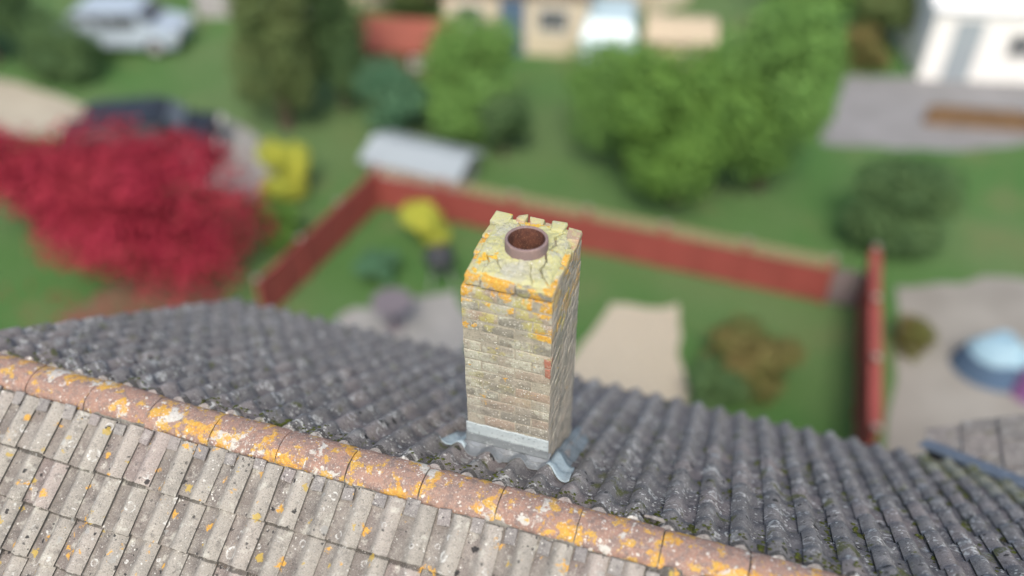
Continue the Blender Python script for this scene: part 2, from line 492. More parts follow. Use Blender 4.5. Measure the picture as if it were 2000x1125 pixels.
def tri_slab(name, pts, up):
    n = len(pts)
    m = MB()
    vs = [Vector(p) for p in pts] + [Vector(p) - up * .05 for p in pts]
    m.add(vs, [tuple(range(n)), tuple(range(2 * n - 1, n - 1, -1))] + [(k, (k + 1) % n, n + (k + 1) % n, n + k) for k in range(n)])
    return m
nF, nB = Vector((0, -SA, CA)), Vector((0, SB, CB))
VX = 8.545                     # valley in plan: x + y = VX
bs = tri_slab('d', [PB(XV + .03, 0.0, -.03), PB(VX, 0, -.03), PB(VX - 3.38 * CB, 3.38, -.03), PB(XV + .03, 3.38, -.03)][::-1], nB)
back = under_house(bs.build('far_slope', M['felt'], house))
fs = tri_slab('d', [PF(XV + .03, 0.0, -.03), PF(8.9, 0, -.03), PF(8.9, 3.35, -.03), PF(XV + .03, 3.35, -.03)], nF)
front = under_house(fs.build('near_slope', M['felt'], house))
back['label'] = 'far roof slope of dark grey tiles running down past the chimney'
front['label'] = 'near roof slope of pale grey tiles below the ridge'
for o in (back, front): o['kind'] = 'structure'

# ---- one pantile: local x across (0 = right edge, over the next tile), y up the slope, z off the roof
PK = .68
def prof(a):
    t = a / TW
    if t < .29: return .0
    if t < PK: return RH * (.5 - .5 * math.cos(math.pi * (t - .29) / (PK - .29)))
    return RH * (math.cos((t - PK) / (1 - PK) * 1.27))
AS = [-.026, 0, .15 * TW, .30 * TW, .40 * TW, .48 * TW, .56 * TW, .64 * TW, .72 * TW, .80 * TW, .88 * TW, .95 * TW, TW]
def tile_mesh(seed):
    rr = random.Random(seed)
    ys = [0.0, .006, .11, .20, TG - .022, TG - .009, TL]
    m = MB()
    top = []
    jit = [rr.uniform(-.0035, .0035) for _ in AS]
    for y in ys:
        row = []
        for k, a in enumerate(AS):
            yy = y + (jit[k] if y < .01 else 0)
            wob = .0022 * fbm((a * 22 + seed * 3, y * 9, seed), 2)
            z = prof(a) + .024 * (1 - y / TG) + wob - (.0025 if y == 0 else 0)
            row.append(Vector((a - TW + (0.0018 * fbm((y * 11, seed, 2), 2) if k == len(AS) - 1 else 0), yy, z)))
        top.append(row)
    n = len(AS)
    vs = [v for r in top for v in r]
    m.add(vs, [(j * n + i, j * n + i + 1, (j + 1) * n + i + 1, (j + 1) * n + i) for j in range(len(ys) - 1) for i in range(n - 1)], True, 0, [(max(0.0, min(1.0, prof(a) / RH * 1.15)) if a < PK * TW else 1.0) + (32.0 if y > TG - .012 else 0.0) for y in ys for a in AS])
    lo = [v + Vector((0, 0.001, -RT)) for v in top[0]]
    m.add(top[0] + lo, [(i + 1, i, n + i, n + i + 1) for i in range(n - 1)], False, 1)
    hd = [v + Vector((0, 0, -.05)) for v in top[-1]]
    m.add(top[-1] + hd, [(i, i + 1, n + i + 1, n + i) for i in range(n - 1)], False, 0, [1.0] * (2 * n))
    ed = [r[-1] for r in top]
    ed2 = [v + Vector((-.002, 0, -.010)) for v in ed]
    q = len(ys)
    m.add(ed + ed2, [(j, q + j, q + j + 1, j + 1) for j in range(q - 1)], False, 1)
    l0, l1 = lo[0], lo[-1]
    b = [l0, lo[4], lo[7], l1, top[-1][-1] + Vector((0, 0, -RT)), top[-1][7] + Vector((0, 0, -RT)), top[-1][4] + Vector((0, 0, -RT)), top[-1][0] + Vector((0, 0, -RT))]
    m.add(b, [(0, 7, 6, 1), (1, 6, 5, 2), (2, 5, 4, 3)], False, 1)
    return m
TILES = [tile_mesh(s) for s in range(7)]
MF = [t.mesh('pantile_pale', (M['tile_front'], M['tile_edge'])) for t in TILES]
MF0 = []
for t in TILES:
    keep = t.a
    t.a = [q % 2.0 for q in keep]
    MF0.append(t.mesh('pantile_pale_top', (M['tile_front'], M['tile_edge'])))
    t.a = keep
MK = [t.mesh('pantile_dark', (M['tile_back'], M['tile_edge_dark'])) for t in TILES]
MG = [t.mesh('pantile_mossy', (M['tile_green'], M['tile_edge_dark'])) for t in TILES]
BF = Matrix(((1, 0, 0), (0, CA, -SA), (0, SA, CA))).to_4x4()
BBk = Matrix(((-1, 0, 0), (0, -CB, SB), (0, SB, CB))).to_4x4()
def place_mat(front_side, x, d):
    p = PF(x, d) if front_side else PB(x, d)
    jit = Matrix.Rotation(random.gauss(0, .013), 4, 'Z') @ Matrix.Rotation(random.gauss(0, .008), 4, 'X') @ Matrix.Rotation(random.gauss(0, .013), 4, 'Y')
    off = Matrix.Translation((random.gauss(0, .0025), random.gauss(0, .005), random.uniform(0, .004)))
    return Matrix.Translation(p) @ (BF if front_side else BBk) @ off @ jit

camP = Vector(cm.translation)
def project(p):
    v = Vector(p) - camP
    z = v.dot(_f)
    return 1000 + 1662.5 * v.dot(_r) / z, 562.5 - 1662.5 * v.dot(_u) / z, z

CX0, CX1, CY0, CY1 = 2.050, 2.565, 0.546, 1.150      # chimney footprint
ZT = 1.050                                            # top of the brickwork
spots_ = []
XF0, D1 = -.5581, .4711
for k in range(0, 11):
    for i in range(-5, 48):
        spots_.append((True, XF0 + i * .1925, D1 + k * TG, k, i))
XB0 = 2.7351
for k in range(12):
    d = 3.40 - (11 - k) * TG
    for i in range(-22, 31):
        spots_.append((False, XB0 + i * TW - .004, d, k, i))
singles, rest, cut = [], [], []
for (fr, x, d, k, i) in spots_:
    c = PF(x - TW / 2, d - .14) if fr else PB(x + TW / 2, d - .14)
    px, py, z = project(c)
    if not fr:
        if x + TW < XV + .02: continue
        lo = (x + TW) + PB(0, d).y
        if x + .02 + PB(0, d - TL).y > VX: continue
        y0, y1 = PB(0, d - TG).y, PB(0, d).y
        if x > CX0 - .02 and x + TW < CX1 + .02 and y0 > CY0 - .02 and y1 < CY1 + .02: continue
        if lo > VX - .02:
            cut.append((fr, x, d, z)); continue
    inview = -40 < px < 2040 and 300 < py < 1180 and z < 9.2
    vis = inview and not (not fr and 2.0 < x < 2.6 and .95 < c.y < 1.75)
    (singles if vis else rest).append((z, fr, x, d))
singles.sort()
rest += singles[290:]
singles = singles[:290]

def mossy(x, d):
    return x + PB(0, d).y > VX - .62 + .25 * mnoise.noise(Vector((x * 3, d * 3, 0)))
def add_tile(fr, x, d):
    if fr: me, par = random.choice(MF0 if d < .5 else MF), front
    else: me, par = random.choice(MG if mossy(x, d) else MK), back
    o = bpy.data.objects.new('roof_tile', me)
    COL.objects.link(o)
    o.parent = par
    T = place_mat(fr, x, d)
    if d < .33: T = T @ Matrix.Diagonal((1, .56, 1, 1))
    elif fr and d < .5: T = T @ Matrix.Diagonal((1, .9, 1, 1))
    o.matrix_basis = T
    return o
for (z, fr, x, d) in singles: add_tile(fr, x, d)

def merged(name, items, fr, mat, par, cutplane=False):
    if not items: return
    m = MB()
    for (x, d) in items:
        T = place_mat(fr, x, d)
        if d < .33: T = T @ Matrix.Diagonal((1, .56, 1, 1))
        src = random.choice(TILES)
        n = len(m.v)
        m.v += [tuple(T @ Vector(v)) for v in src.v]
        m.f += [tuple(n + q for q in f) for f in src.f]
        m.sm += src.sm; m.mi += src.mi; m.a += src.a
    me = m.mesh(name, mat)
    if cutplane:
        bm = bmesh.new(); bm.from_mesh(me)
        bmesh.ops.bisect_plane(bm, geom=bm.verts[:] + bm.edges[:] + bm.faces[:], plane_co=(VX - .05, 0, 0), plane_no=(1, 1, 0), clear_outer=True)
        bm.to_mesh(me); bm.free()
    o = link(name, me, par)
    o['kind'] = 'stuff'
    return o
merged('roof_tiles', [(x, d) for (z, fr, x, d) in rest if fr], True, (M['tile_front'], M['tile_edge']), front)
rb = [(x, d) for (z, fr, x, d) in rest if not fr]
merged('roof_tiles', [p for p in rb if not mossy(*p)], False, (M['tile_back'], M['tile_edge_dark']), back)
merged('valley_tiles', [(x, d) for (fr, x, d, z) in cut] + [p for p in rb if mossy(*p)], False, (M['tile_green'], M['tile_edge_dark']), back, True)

# dentil slips bedded in the pans under the ridge
for i in range(-5, 24):
    x = XF0 + i * .1925
    px, py, z = project(PF(x + .05, .2))
    if not (-30 < px < 2000 and py < 1160): continue
    m = bmesh.new()
    bmesh.ops.create_cube(m, size=1)
    L, Wd = random.uniform(.062, .10), random.uniform(.062, .078)
    for v in m.verts:
        v.co = Vector((v.co.x * Wd + random.uniform(-.004, .004), v.co.y * L + random.uniform(-.005, .005), v.co.z * .014))
    bmesh.ops.bevel(m, geom=m.edges[:], offset=.002, segments=1, affect='EDGES')
    me = bpy.data.meshes.new('tile_slip'); m.to_mesh(me); m.free(); me.materials.append(M['slip'])
    o = link('tile_slip', me, front)
    o.matrix_basis = Matrix.Translation(PF(x + .043, .185 + random.uniform(-.006, .02), .024)) @ BF @ Matrix.Rotation(random.gauss(0, .05), 4, 'Z') @ Matrix.Rotation(random.gauss(.03, .05), 4, 'X')

# ---- ridge
RR, RZ = .131, -.100
bed = MB()
def bedpt(u, v):
    x = XV - .01 + u * 8.0
    a = math.pi * (-.02 + 1.04 * v)
    n = .010 * fbm((x * 9, v * 5, 3), 3)
    flare = 1.0 + .17 * (abs(math.cos(a)) ** 8)
    r = (RR - .012) * flare + n
    return (x, -r * math.cos(a), RZ - .006 + (r - .012) * .73 * math.sin(a) - (.03 if v in (0, 1) else 0))
bed.grid(bedpt, 330, 20)
ridge = under_house(bed.build('ridge', M['bed'], house))
ridge['kind'] = 'structure'
def ridge_tile(seed, L=.45):
    m = MB()
    na, nl = 18, 10
    def pt(u, v, r):
        a = math.pi * (-.03 + 1.06 * v)
        x = (u - .5) * (L - .007)
        w_ = .0050 * fbm((x * 8 + seed * 7, a * 2, seed), 3)
        e = .004 * fbm((a * 3, seed, u * 2), 2) if u in (0, 1) else 0
        rr = r + w_ - (.003 if u in (0, 1) else 0)
        ej = .006 * fbm((x * 14, seed, v), 3) if v in (0, 1) else 0
        return Vector((x + e, -rr * math.cos(a), rr * .73 * math.sin(a) + ej))
    outer = [[pt(i / nl, j / na, RR) for i in range(nl + 1)] for j in range(na + 1)]
    inner = [[pt(i / nl, j / na, RR - .016) for i in range(nl + 1)] for j in range(na + 1)]
    q = nl + 1
    fl = lambda g: [v for r in g for v in r]
    F = [(j * q + i, j * q + i + 1, (j + 1) * q + i + 1, (j + 1) * q + i) for j in range(na) for i in range(nl)]
    m.add(fl(outer), F, True)
    for i in (0, nl):
        a = [r[i] for r in outer] + [r[i] for r in inner]
        m.add(a, [(k, k + 1, na + 2 + k, na + 1 + k) if i == 0 else (k + 1, k, na + 1 + k, na + 2 + k) for k in range(na)])
    for j in (0, na):
        a = outer[j] + inner[j]
        m.add(a, [(k + 1, k, q + k, q + k + 1) if j == 0 else (k, k + 1, q + k + 1, q + k) for k in range(nl)])
    return m
for i in range(-2, 17):
    x0 = -.7023 + i * .45
    if x0 > 6: break
    o = ridge_tile(i + 20).build('ridge_tile', M['ridge'], ridge)
    o.location = (x0 + .225, random.gauss(0, .003), RZ + random.uniform(-.002, .005))
    o.rotation_euler = (random.gauss(0, .012), random.gauss(0, .007), random.gauss(0, .006))

# ---- gutter, fascia and valley lead
g = MB()
gy, gz = PB(0, 3.44).y, PB(0, 3.44).z - .06
for r_, fl_ in ((.058, 1), (.052, -1)):
    vs = []
    n = 8
    for x in (XV, 5.45):
        for k in range(n + 1):
            a = math.pi * k / n
            vs.append((x, gy + .03 - r_ * math.cos(a), gz - r_ * math.sin(a)))
    g.add(vs, [(k, k + 1, n + 2 + k, n + 1 + k) for k in range(n)], True)
g.box((XV, gy - .06, gz - .16), (5.45, gy - .035, gz + .02))
under_house(g.build('gutter', plain('white_upvc', (0.42, 0.42, 0.40), (0.3, 0.3, 0.28), 9), house))
v = MB()
def vpt(u, t):
    y = 3.15 - u * 3.2
    x = VX - .10 - y
    s = (t - .5) * .11
    zb = -y * SB / CB
    h = .075 - .02 * math.cos((t - .5) * 6) + .01 * fbm((y * 5, t * 3, 1), 2) - (.0 if .1 < t < .9 else .05)
    return (x + s * .707 + .05, y + s * .707 + .05, zb + h * 1.0)
v.grid(vpt, 26, 8)
under_house(v.build('lead_strip', M['lead_valley'], house))

# moss cushions and grit: small lumps lying in the pans and seams (joined; nobody could count them)
def lump(m, T, r, seed):
    n, k = 7, 3
    vs = []
    for j in range(k):
        ph = j / k * math.pi / 2
        for i in range(n):
            a = 2 * math.pi * (i + .5 * (j % 2)) / n
            rr = r * (1 + .45 * mnoise.noise(Vector((math.cos(a) * 1.3 + seed, math.sin(a) * 1.3, j))))
            vs.append(T @ Vector((rr * math.cos(a) * math.cos(ph), rr * math.sin(a) * math.cos(ph), rr * .55 * math.sin(ph))))
    vs.append(T @ Vector((0, 0, r * .55)))
    fs = [(j * n + i, j * n + (i + 1) % n, (j + 1) * n + (i + 1) % n, (j + 1) * n + i) for j in range(k - 1) for i in range(n)]
    fs += [((k - 1) * n + i, (k - 1) * n + (i + 1) % n, k * n) for i in range(n)]
    m.add(vs, fs, True)
def roof_h(x, d, i0=XB0 - .004):
    a = ((x - i0) % TW)
    a = TW - a
    kk = (d - (3.40 - 11 * TG)) / TG
    fr_ = (math.ceil(kk) - kk)
    return prof(max(a, 0)) + .024 * (1 - fr_)
mo = MB()
rr = random.Random(3)
for _ in range(1500):
    x = rr.uniform(-1.5, 6.2)
    d = 3.38 - 3.2 * rr.random() ** .9
    y = PB(0, d).y
    if x + y > VX - .12: continue
    i = round((x - XB0) / TW)
    p = .10 + .55 * max(0, min(1, (x - 2.6) / 3)) + (.5 if d < .34 else 0) + (.6 if x + y > VX - .7 else 0)
    if mnoise.noise(Vector((x * 1.7, d * 2.3, 4))) + rr.uniform(-.45, .45) > p - .55: continue
    xs = XB0 + i * TW - rr.uniform(.0, .022)
    if CX0 - .15 < xs < CX1 + .16 and CY0 - .12 < y < CY1 + .25: continue
    for c in range(rr.randint(2, 6)):
        xx, dd = xs - abs(rr.gauss(0, .016)), d + rr.gauss(0, .03)
        if xx + PB(0, dd).y > VX - .1: continue
        T = Matrix.Translation(PB(xx, dd, roof_h(xx, dd) - .002)) @ BBk
        lump(mo, T, rr.uniform(.006, .019), rr.random() * 50)
for _ in range(520):                       # strip along the far foot of the ridge
    x = rr.uniform(-1.4, 6)
    d = .155 + abs(rr.gauss(0, .045))
    if mnoise.noise(Vector((x * 2.2, 7, 4))) < -.12 and x < 2.2: continue
    if CX0 - .1 < x < CX1 + .1 and d > .4: continue
    T = Matrix.Translation(PB(x, d, roof_h(x, d) - .001)) @ BBk
    lump(mo, T, rr.uniform(.004, .013), rr.random() * 50)
o = mo.build('moss', M['moss'], back); o['kind'] = 'stuff'
gr = MB()
for _ in range(420):
    x = rr.uniform(-1.2, 3.6); d = rr.uniform(.15, .19)
    T = Matrix.Translation(PF(x, d, .02)) @ BF
    lump(gr, T, rr.uniform(.003, .008), rr.random() * 50)
o = gr.build('mortar_crumbs', M['bed'], front); o['kind'] = 'stuff'
# broken slip of tile and mortar lying behind the ridge
for (px_, py_, dx, rz, sz) in ((3.27, .165, 0, .05, (.10, .045, .014)), (3.30, .14, .0, -.1, (.08, .03, .02)), (2.20, .40, 0, 1.1, (.05, .022, .014))):
    m = bmesh.new(); bmesh.ops.create_cube(m, size=1)
    for vtx in m.verts: vtx.co = Vector((vtx.co.x * sz[0] + random.uniform(-.004, .004), vtx.co.y * sz[1] + random.uniform(-.004, .004), vtx.co.z * sz[2]))
    bmesh.ops.bevel(m, geom=m.edges[:], offset=.002, segments=1, affect='EDGES')
    me = bpy.data.meshes.new('tile_slip'); m.to_mesh(me); m.free(); me.materials.append(M['slip'])
    o = link('tile_slip', me, back)
    o.matrix_basis = Matrix.Translation(PB(px_, py_ / CB, .03 + random.uniform(0, .02))) @ BBk @ Matrix.Rotation(rz, 4, 'Z') @ Matrix.Rotation(.25, 4, 'X')

# parts above were placed in world space: bring tiles etc. under their (moved) slopes
for par in (back, front, ridge):
    off = Vector(par.location) + Vector(house.location)
    for ch in par.children:
        ch.location = Vector(ch.location) - off + (Vector((0, 0, 0)))
for par in (back, front, ridge):
    pass

# ================================================================== CHIMNEY
chim = empty('chimney', ((CX0 + CX1) / 2, (CY0 + CY1) / 2, -.65))
tag(chim, 'weathered brick chimney stack spotted with orange lichen standing through the dark roof slope', 'chimney')
CO = Vector(chim.location)
def inchim(o):
    o.parent = chim
    o.location = Vector(o.location) - CO
    return o
rb_ = random.Random(11)
def brick_obj(lo, hi, mat, rough=1.0, name='brick'):
    c = [(a + b) / 2 for a, b in zip(lo, hi)]
    s = [b - a for a, b in zip(lo, hi)]
    m = bmesh.new(); bmesh.ops.create_cube(m, size=1)
    for v_ in m.verts:
        v_.co = Vector([v_.co[i] * s[i] + rb_.uniform(-.0025, .0025) * rough for i in range(3)])
    bmesh.ops.bevel(m, geom=m.edges[:], offset=rb_.uniform(.001, .003) if rough < 2 else rb_.uniform(.007, .012), segments=2, affect='EDGES', profile=.6)
    for v_ in m.verts:
        p = v_.co * 30 + Vector(c) * 50
        v_.co += Vector((mnoise.noise(p), mnoise.noise(p + Vector((9, 0, 0))), mnoise.noise(p + Vector((0, 9, 0))))) * .0022 * rough
    for f in m.faces: f.smooth = True
    me = bpy.data.meshes.new(name); m.to_mesh(me); m.free(); me.materials.append(mat)
    o = link(name, me)
    o.location = c
    o.rotation_euler = (rb_.gauss(0, .004) * rough, rb_.gauss(0, .006) * rough, rb_.gauss(0, .006) * rough)
    return inchim(o)

CH, BHt, JT = .0765, .0675, .009
HD = .1025
zc = ZT
course = 0
spall = []
while zc > -.88:
    z1, z0 = zc, zc - BHt
    ev = course % 2 == 0
    gap = .012 if course == 0 else 0.0
    def put(x0, x1, y0, y1, side):
        cx_, cy_ = (x0 + x1) / 2, (y0 + y1) / 2
        if z1 < -max(y0, 0) * SB / CB - .05: return
        pr = rb_.uniform(-.0018, .0022)
        dz = 0
        mat = M['brick']
        rough = 1.0
        nm = 'brick'
        a, b, c, d_ = x0, x1, y0, y1
        if side == 'f': c -= pr
        if side == 'r': b += pr
        if side == 'l': a -= pr
        if course == 0:
            dz = .010 * (1 if side in 'r' else .3) + rb_.uniform(-.004, .004)
            rough = 2.2
            if side == 'b': dz += rb_.choice((-.045, -.03, -.02)); mat = M['pink_brick']
            if side == 'f' and x0 < CX0 + .01: a += .02; c += .01
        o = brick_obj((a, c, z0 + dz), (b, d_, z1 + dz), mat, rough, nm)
        return o
    if ev:
        fx = [(CX0, CX0 + .1025), (CX0 + .1115, CX0 + .3015), (CX0 + .3105, CX1)]
        dl, dr = .2025, HD
    else:
        fx = [(CX0, CX0 + .2045), (CX0 + .2135, CX0 + .4035), (CX0 + .4125, CX1)]
        dl, dr = HD, .2025
    # which bricks stand where the red core shows
    for j, (a, b) in enumerate(fx):
        if zc < ZT - .2 and .10 < z1 < .33 and j == 2 and False: pass
        dep = dl if j == 0 else (dr if j == 2 else HD)
        o = put(a, b, CY0, CY0 + dep, 'f')
        if o is not None and j == 2 and .28 < z1 < .45: spall.append((z0, z1))
    for j, (a, b) in enumerate(fx):
        a2, b2 = CX0 + CX1 - b, CX0 + CX1 - a
        dep = dl if j == 0 else (dr if j == 2 else HD)
        put(a2, b2, CY1 - dep, CY1, 'b')
    # right side between front corner (dr) and back corner (dl)
    y0, y1 = CY0 + dr + JT, CY1 - dl - JT
    hm = (y0 + y1) / 2
    for s0, s1 in ((y0, hm - JT / 2), (hm + JT / 2, y1)):
        put(CX1 - HD, CX1, s0, s1, 'r')
    y0, y1 = CY0 + dl + JT, CY1 - dr - JT
    hm = (y0 + y1) / 2
    for s0, s1 in ((y0, hm - JT / 2), (hm + JT / 2, y1)):
        put(CX0, CX0 + HD, s0, s1, 'l')
    zc -= CH
    course += 1
# bare red brick where the near right-hand corner has spalled
for z0, z1, sx in ((.508, .571, .024), (.431, .495, .020)):
    o = brick_obj((CX1 - sx - .012, CY0 - .0062, z0), (CX1 + .0025, CY0 + .03, z1), M['red_brick'], 1.6)
    o['label'] = 'bare red brick where the corner face has broken away'
# mortar core
def core(lo, hi, z0, z1):
    (x0, y0), (x1, y1) = lo, hi
    fx0, fx1, fy0, fy1 = 2.330 - .104, 2.330 + .104, .838 - .104, .838 + .104
    m = MB()
    for q in (((x0, y0), (x1, fy0)), ((x0, fy1), (x1, y1)), ((x0, fy0), (fx0, fy1)), ((fx1, fy0), (x1, fy1))):
        m.box((q[0][0], q[0][1], z0), (q[1][0], q[1][1], z1))
    return m
inchim(core((CX0 + .0015, CY0 + .0015), (CX1 - .0015, CY1 - .0015), -1.0, ZT - .004 - CH).build('mortar', M['mortar']))
inchim(core((CX0 + .03, CY0 + .03), (CX1 - .045, CY1 - .03), ZT - CH - .003, ZT - .004).build('mortar', M['mortar']))

# mortar cap (flaunching) with real cracks
PXc, PYc, PR0, PR1 = 2.330, .838, .101, .119
CR = [[(2.395, .715), (2.41, .65), (2.435, .60), (2.45, .555)], [(2.20, .72), (2.225, .67), (2.26, .635), (2.33, .625), (2.40, .63), (2.45, .66)],
      [(2.445, .82), (2.465, .76), (2.45, .70), (2.48, .64), (2.525, .60)], [(2.455, .86), (2.47, .93), (2.45, 1.0), (2.49, 1.06)],
      [(2.215, .86), (2.16, .87), (2.10, .83)], [(2.28, .94), (2.26, 1.02), (2.20, 1.08)], [(2.13, .75), (2.17, .68), (2.16, .60)]]
def segd(p, a, b):
    ax, ay = a; bx, by = b
    t = max(0, min(1, ((p[0] - ax) * (bx - ax) + (p[1] - ay) * (by - ay)) / ((bx - ax) ** 2 + (by - ay) ** 2)))
    return math.hypot(p[0] - ax - t * (bx - ax), p[1] - ay - t * (by - ay))
capm = MB()
NX, NY = 220, 250
def cappt(u, v_):
    x = CX0 + .022 + u * (CX1 - CX0 - .044)
    y = CY0 + .020 + v_ * (CY1 - CY0 - .04)
    r = math.hypot(x - PXc, y - PYc)
    e = min(u * .47, (1 - u) * .47, v_ * .56, (1 - v_) * .56)
    z = ZT + .004 + .034 * max(0, min(1, 1 - (r - .11) / .22))
    z += .007 * fbm((x * 9, y * 9, 1), 4) + .005 * fbm((x * 34, y * 34, 5), 4)
    k = int(5 * (mnoise.noise(Vector((x * 5, y * 5, 9))) + 1))
    z -= .028 * max(0, 1 - e / .03) ** 2
    q = (x + .006 * fbm((x * 30, y * 30, 2), 2), y + .006 * fbm((x * 30, y * 30, 8), 2))
    for ci, cr in enumerate(CR):
        dd = min(segd(q, cr[i], cr[i + 1]) for i in range(len(cr) - 1))
        wd = .0062 if ci in (2, 3) else .0026
        if dd < wd: z -= .05 * (1 - (dd / wd) ** 2)
    return (x, y, z)
capm.grid(cappt, NX, NY)
capm.f = [f for f in capm.f if math.hypot(capm.v[f[0]][0] - PXc, capm.v[f[0]][1] - PYc) > .108]
capm.sm = [True] * len(capm.f)
inchim(capm.build('mortar_cap', M['cap']))
# odd bricks and lumps standing along the far edge of the top
for x, y, s, m_ in ((2.10, 1.09, (.11, .10, .06), M['cap']), (2.215, 1.115, (.06, .07, .075), M['pink_brick']), (2.31, 1.12, (.085, .08, .06), M['pink_brick']),
                    (2.375, 1.10, (.05, .07, .055), M['pink_brick']), (2.44, 1.09, (.075, .09, .065), M['cap']), (2.535, 1.06, (.07, .12, .055), M['pink_brick'])):
    o = brick_obj((x - s[0] / 2, y - s[1] / 2, ZT - .05), (x + s[0] / 2, y + s[1] / 2, ZT - .028 + s[2] * .80), m_, 4.5)

# clay pot
pm = MB()
def ring(r, z, n=48): return [Vector((PXc + r * math.cos(2 * math.pi * k / n), PYc + r * math.sin(2 * math.pi * k / n), z)) for k in range(n)]
def lathe(prof_, m, n=48):
    vs = []
    for r, z in prof_: vs += ring(r, z, n)
    m.add(vs, [(j * n + k, j * n + (k + 1) % n, (j + 1) * n + (k + 1) % n, (j + 1) * n + k) for j in range(len(prof_) - 1) for k in range(n)], True)
ZP = 1.152
lathe([(PR1, ZT - .05), (PR1, ZP - .012), (PR1 - .001, ZP - .004), (PR1 - .005, ZP), (PR0 + .005, ZP + .001), (PR0 + .001, ZP - .003), (PR0, ZP - .008)], pm)
pot = inchim(pm.build('chimney_pot', M['pot']))
fm = MB()
lathe([(PR0, ZP - .008), (PR0 - .001, ZP - .25), (PR0 - .001, ZP - .9)], fm)
fm.add(ring(PR0, ZP - .9), [tuple(range(48))])
fl = fm.build('flue_lining', M['soot'], pot)

# lead work round the foot
def lead_sheet(name, fn, nu, nv, mat, label=None):
    m = MB(); m.grid(fn, nu, nv)
    o = m.build(name, mat)
    sol = o.modifiers.new('thickness', 'SOLIDIFY'); sol.thickness = .003; sol.offset = -1
    inchim(o)
    if label: o['label'] = label
    return o
def up(u, v_):
    x = CX0 - .010 + u * (CX1 - CX0 + .014)
    z = -.195 + v_ * .098 + (.004 * fbm((x * 20, 3, 1), 3) if v_ > .99 else 0)
    return (x, CY0 - .009 - .003 * fbm((x * 12, z * 12, 1), 2) - (.004 if v_ < .05 else 0), z)
lead_sheet('lead_upstand', up, 60, 8, M['lead_pale'])
def up2(u, v_):
    x = CX0 - .012 + u * (CX1 - CX0 + .018)
    z = -.250 + v_ * .057
    return (x, CY0 - .014 - (1 - v_) ** 2 * .012 - .003 * fbm((x * 12, z * 12, 4), 2), z)
lead_sheet('lead_upstand', up2, 60, 8, M['lead_dark'], 'dark mottled lower band of the lead upstand')
def conform(x, y, lift=.006, soft=.45):
    d = y / CB
    h = roof_h(x, d)
    hs = sum(roof_h(x + q, d) for q in (-.03, -.015, 0, .015, .03)) / 5
    p = PB(x, d, h * (1 - soft) + hs * soft + lift)
    return p
def apron(u, v_):
    x = CX0 - .085 + u * (CX1 - CX0 + .10)
    edge = .405 + .016 * fbm((x * 8, 0, 2), 3) + (.02 if x > 2.3 else 0)
    y = edge + v_ * (CY0 - .012 - edge)
    p = conform(x, y, .006, .25)
    e = conform(x, edge, .006, .25)
    zb = e.z * (1 - v_) + (-.240) * v_ - .018 * math.sin(math.pi * v_)
    if x > CX0 - .02: p.z = max(p.z, zb + .003 * fbm((x * 14, y * 14, 6), 3))
    return p
lead_sheet('lead_apron', apron, 70, 14, M['lead_apron'], 'dark grey lead apron dressed over the tiles above the stack')
def side(u, v_):
    y = .50 + v_ * .80
    wmax = .122 + .006 * fbm((y * 8, 2, 2), 2)
    if v_ > .85: wmax -= .075 * ((v_ - .85) / .15) ** 2
    x = CX1 + .002 + u * wmax
    p = conform(x, y, .007, .35)
    if u < .12: p.z += .02
    return p
lead_sheet('lead_soaker', side, 20, 50, M['lead'], 'blue grey lead soaker over the roll on the right of the stack')
def sideup(u, v_):
    y = CY0 - .01 + u * (CY1 - CY0 + .02)
    zb = -y * SB / CB
    return (CX1 + .007 + .002 * fbm((y * 12, v_ * 3, 7), 2), y, zb - .02 + v_ * (.115 + .01 * fbm((y * 9, 1, 1), 2)))
lead_sheet('lead_upstand', sideup, 40, 6, M['lead'])
def sideupl(u, v_):
    y = CY0 - .01 + u * (CY1 - CY0 + .02)
    zb = -y * SB / CB
    return (CX0 - .008, y, zb - .02 + v_ * .13)
lead_sheet('lead_upstand', sideupl, 40, 6, M['lead'])
def quad_sheet(name, P, mat, label, lift=.016, soft=.6, n=10):
    a, b, c, d_ = [Vector((p[0], p[1])) for p in P]
    def fn(u, v_):
        q = (a * (1 - u) + b * u) * (1 - v_) + (d_ * (1 - u) + c * u) * v_
        p = conform(q.x, q.y, lift, soft)
        p.z += .004 * fbm((q.x * 14, q.y * 14, 3), 2)
        return p
    return lead_sheet(name, fn, n, n, mat, label)
quad_sheet('lead_patch', [(2.575, .43), (2.745, .33), (2.72, .60), (2.575, .68)], M['lead_blue'], 'bright blue grey lead patch at the near right corner')
quad_sheet('lead_patch', [(1.865, .47), (2.06, .41), (2.045, .66), (1.90, .70)], M['lead_blue'], 'pale lead tab lapping the tiles at the near left corner', .014)
quad_sheet('lead_patch', [(1.895, .665), (1.96, .62), (2.045, .78), (1.99, .82)], M['lead'], 'grey lead tab behind the pale tab on the left of the stack', .018)

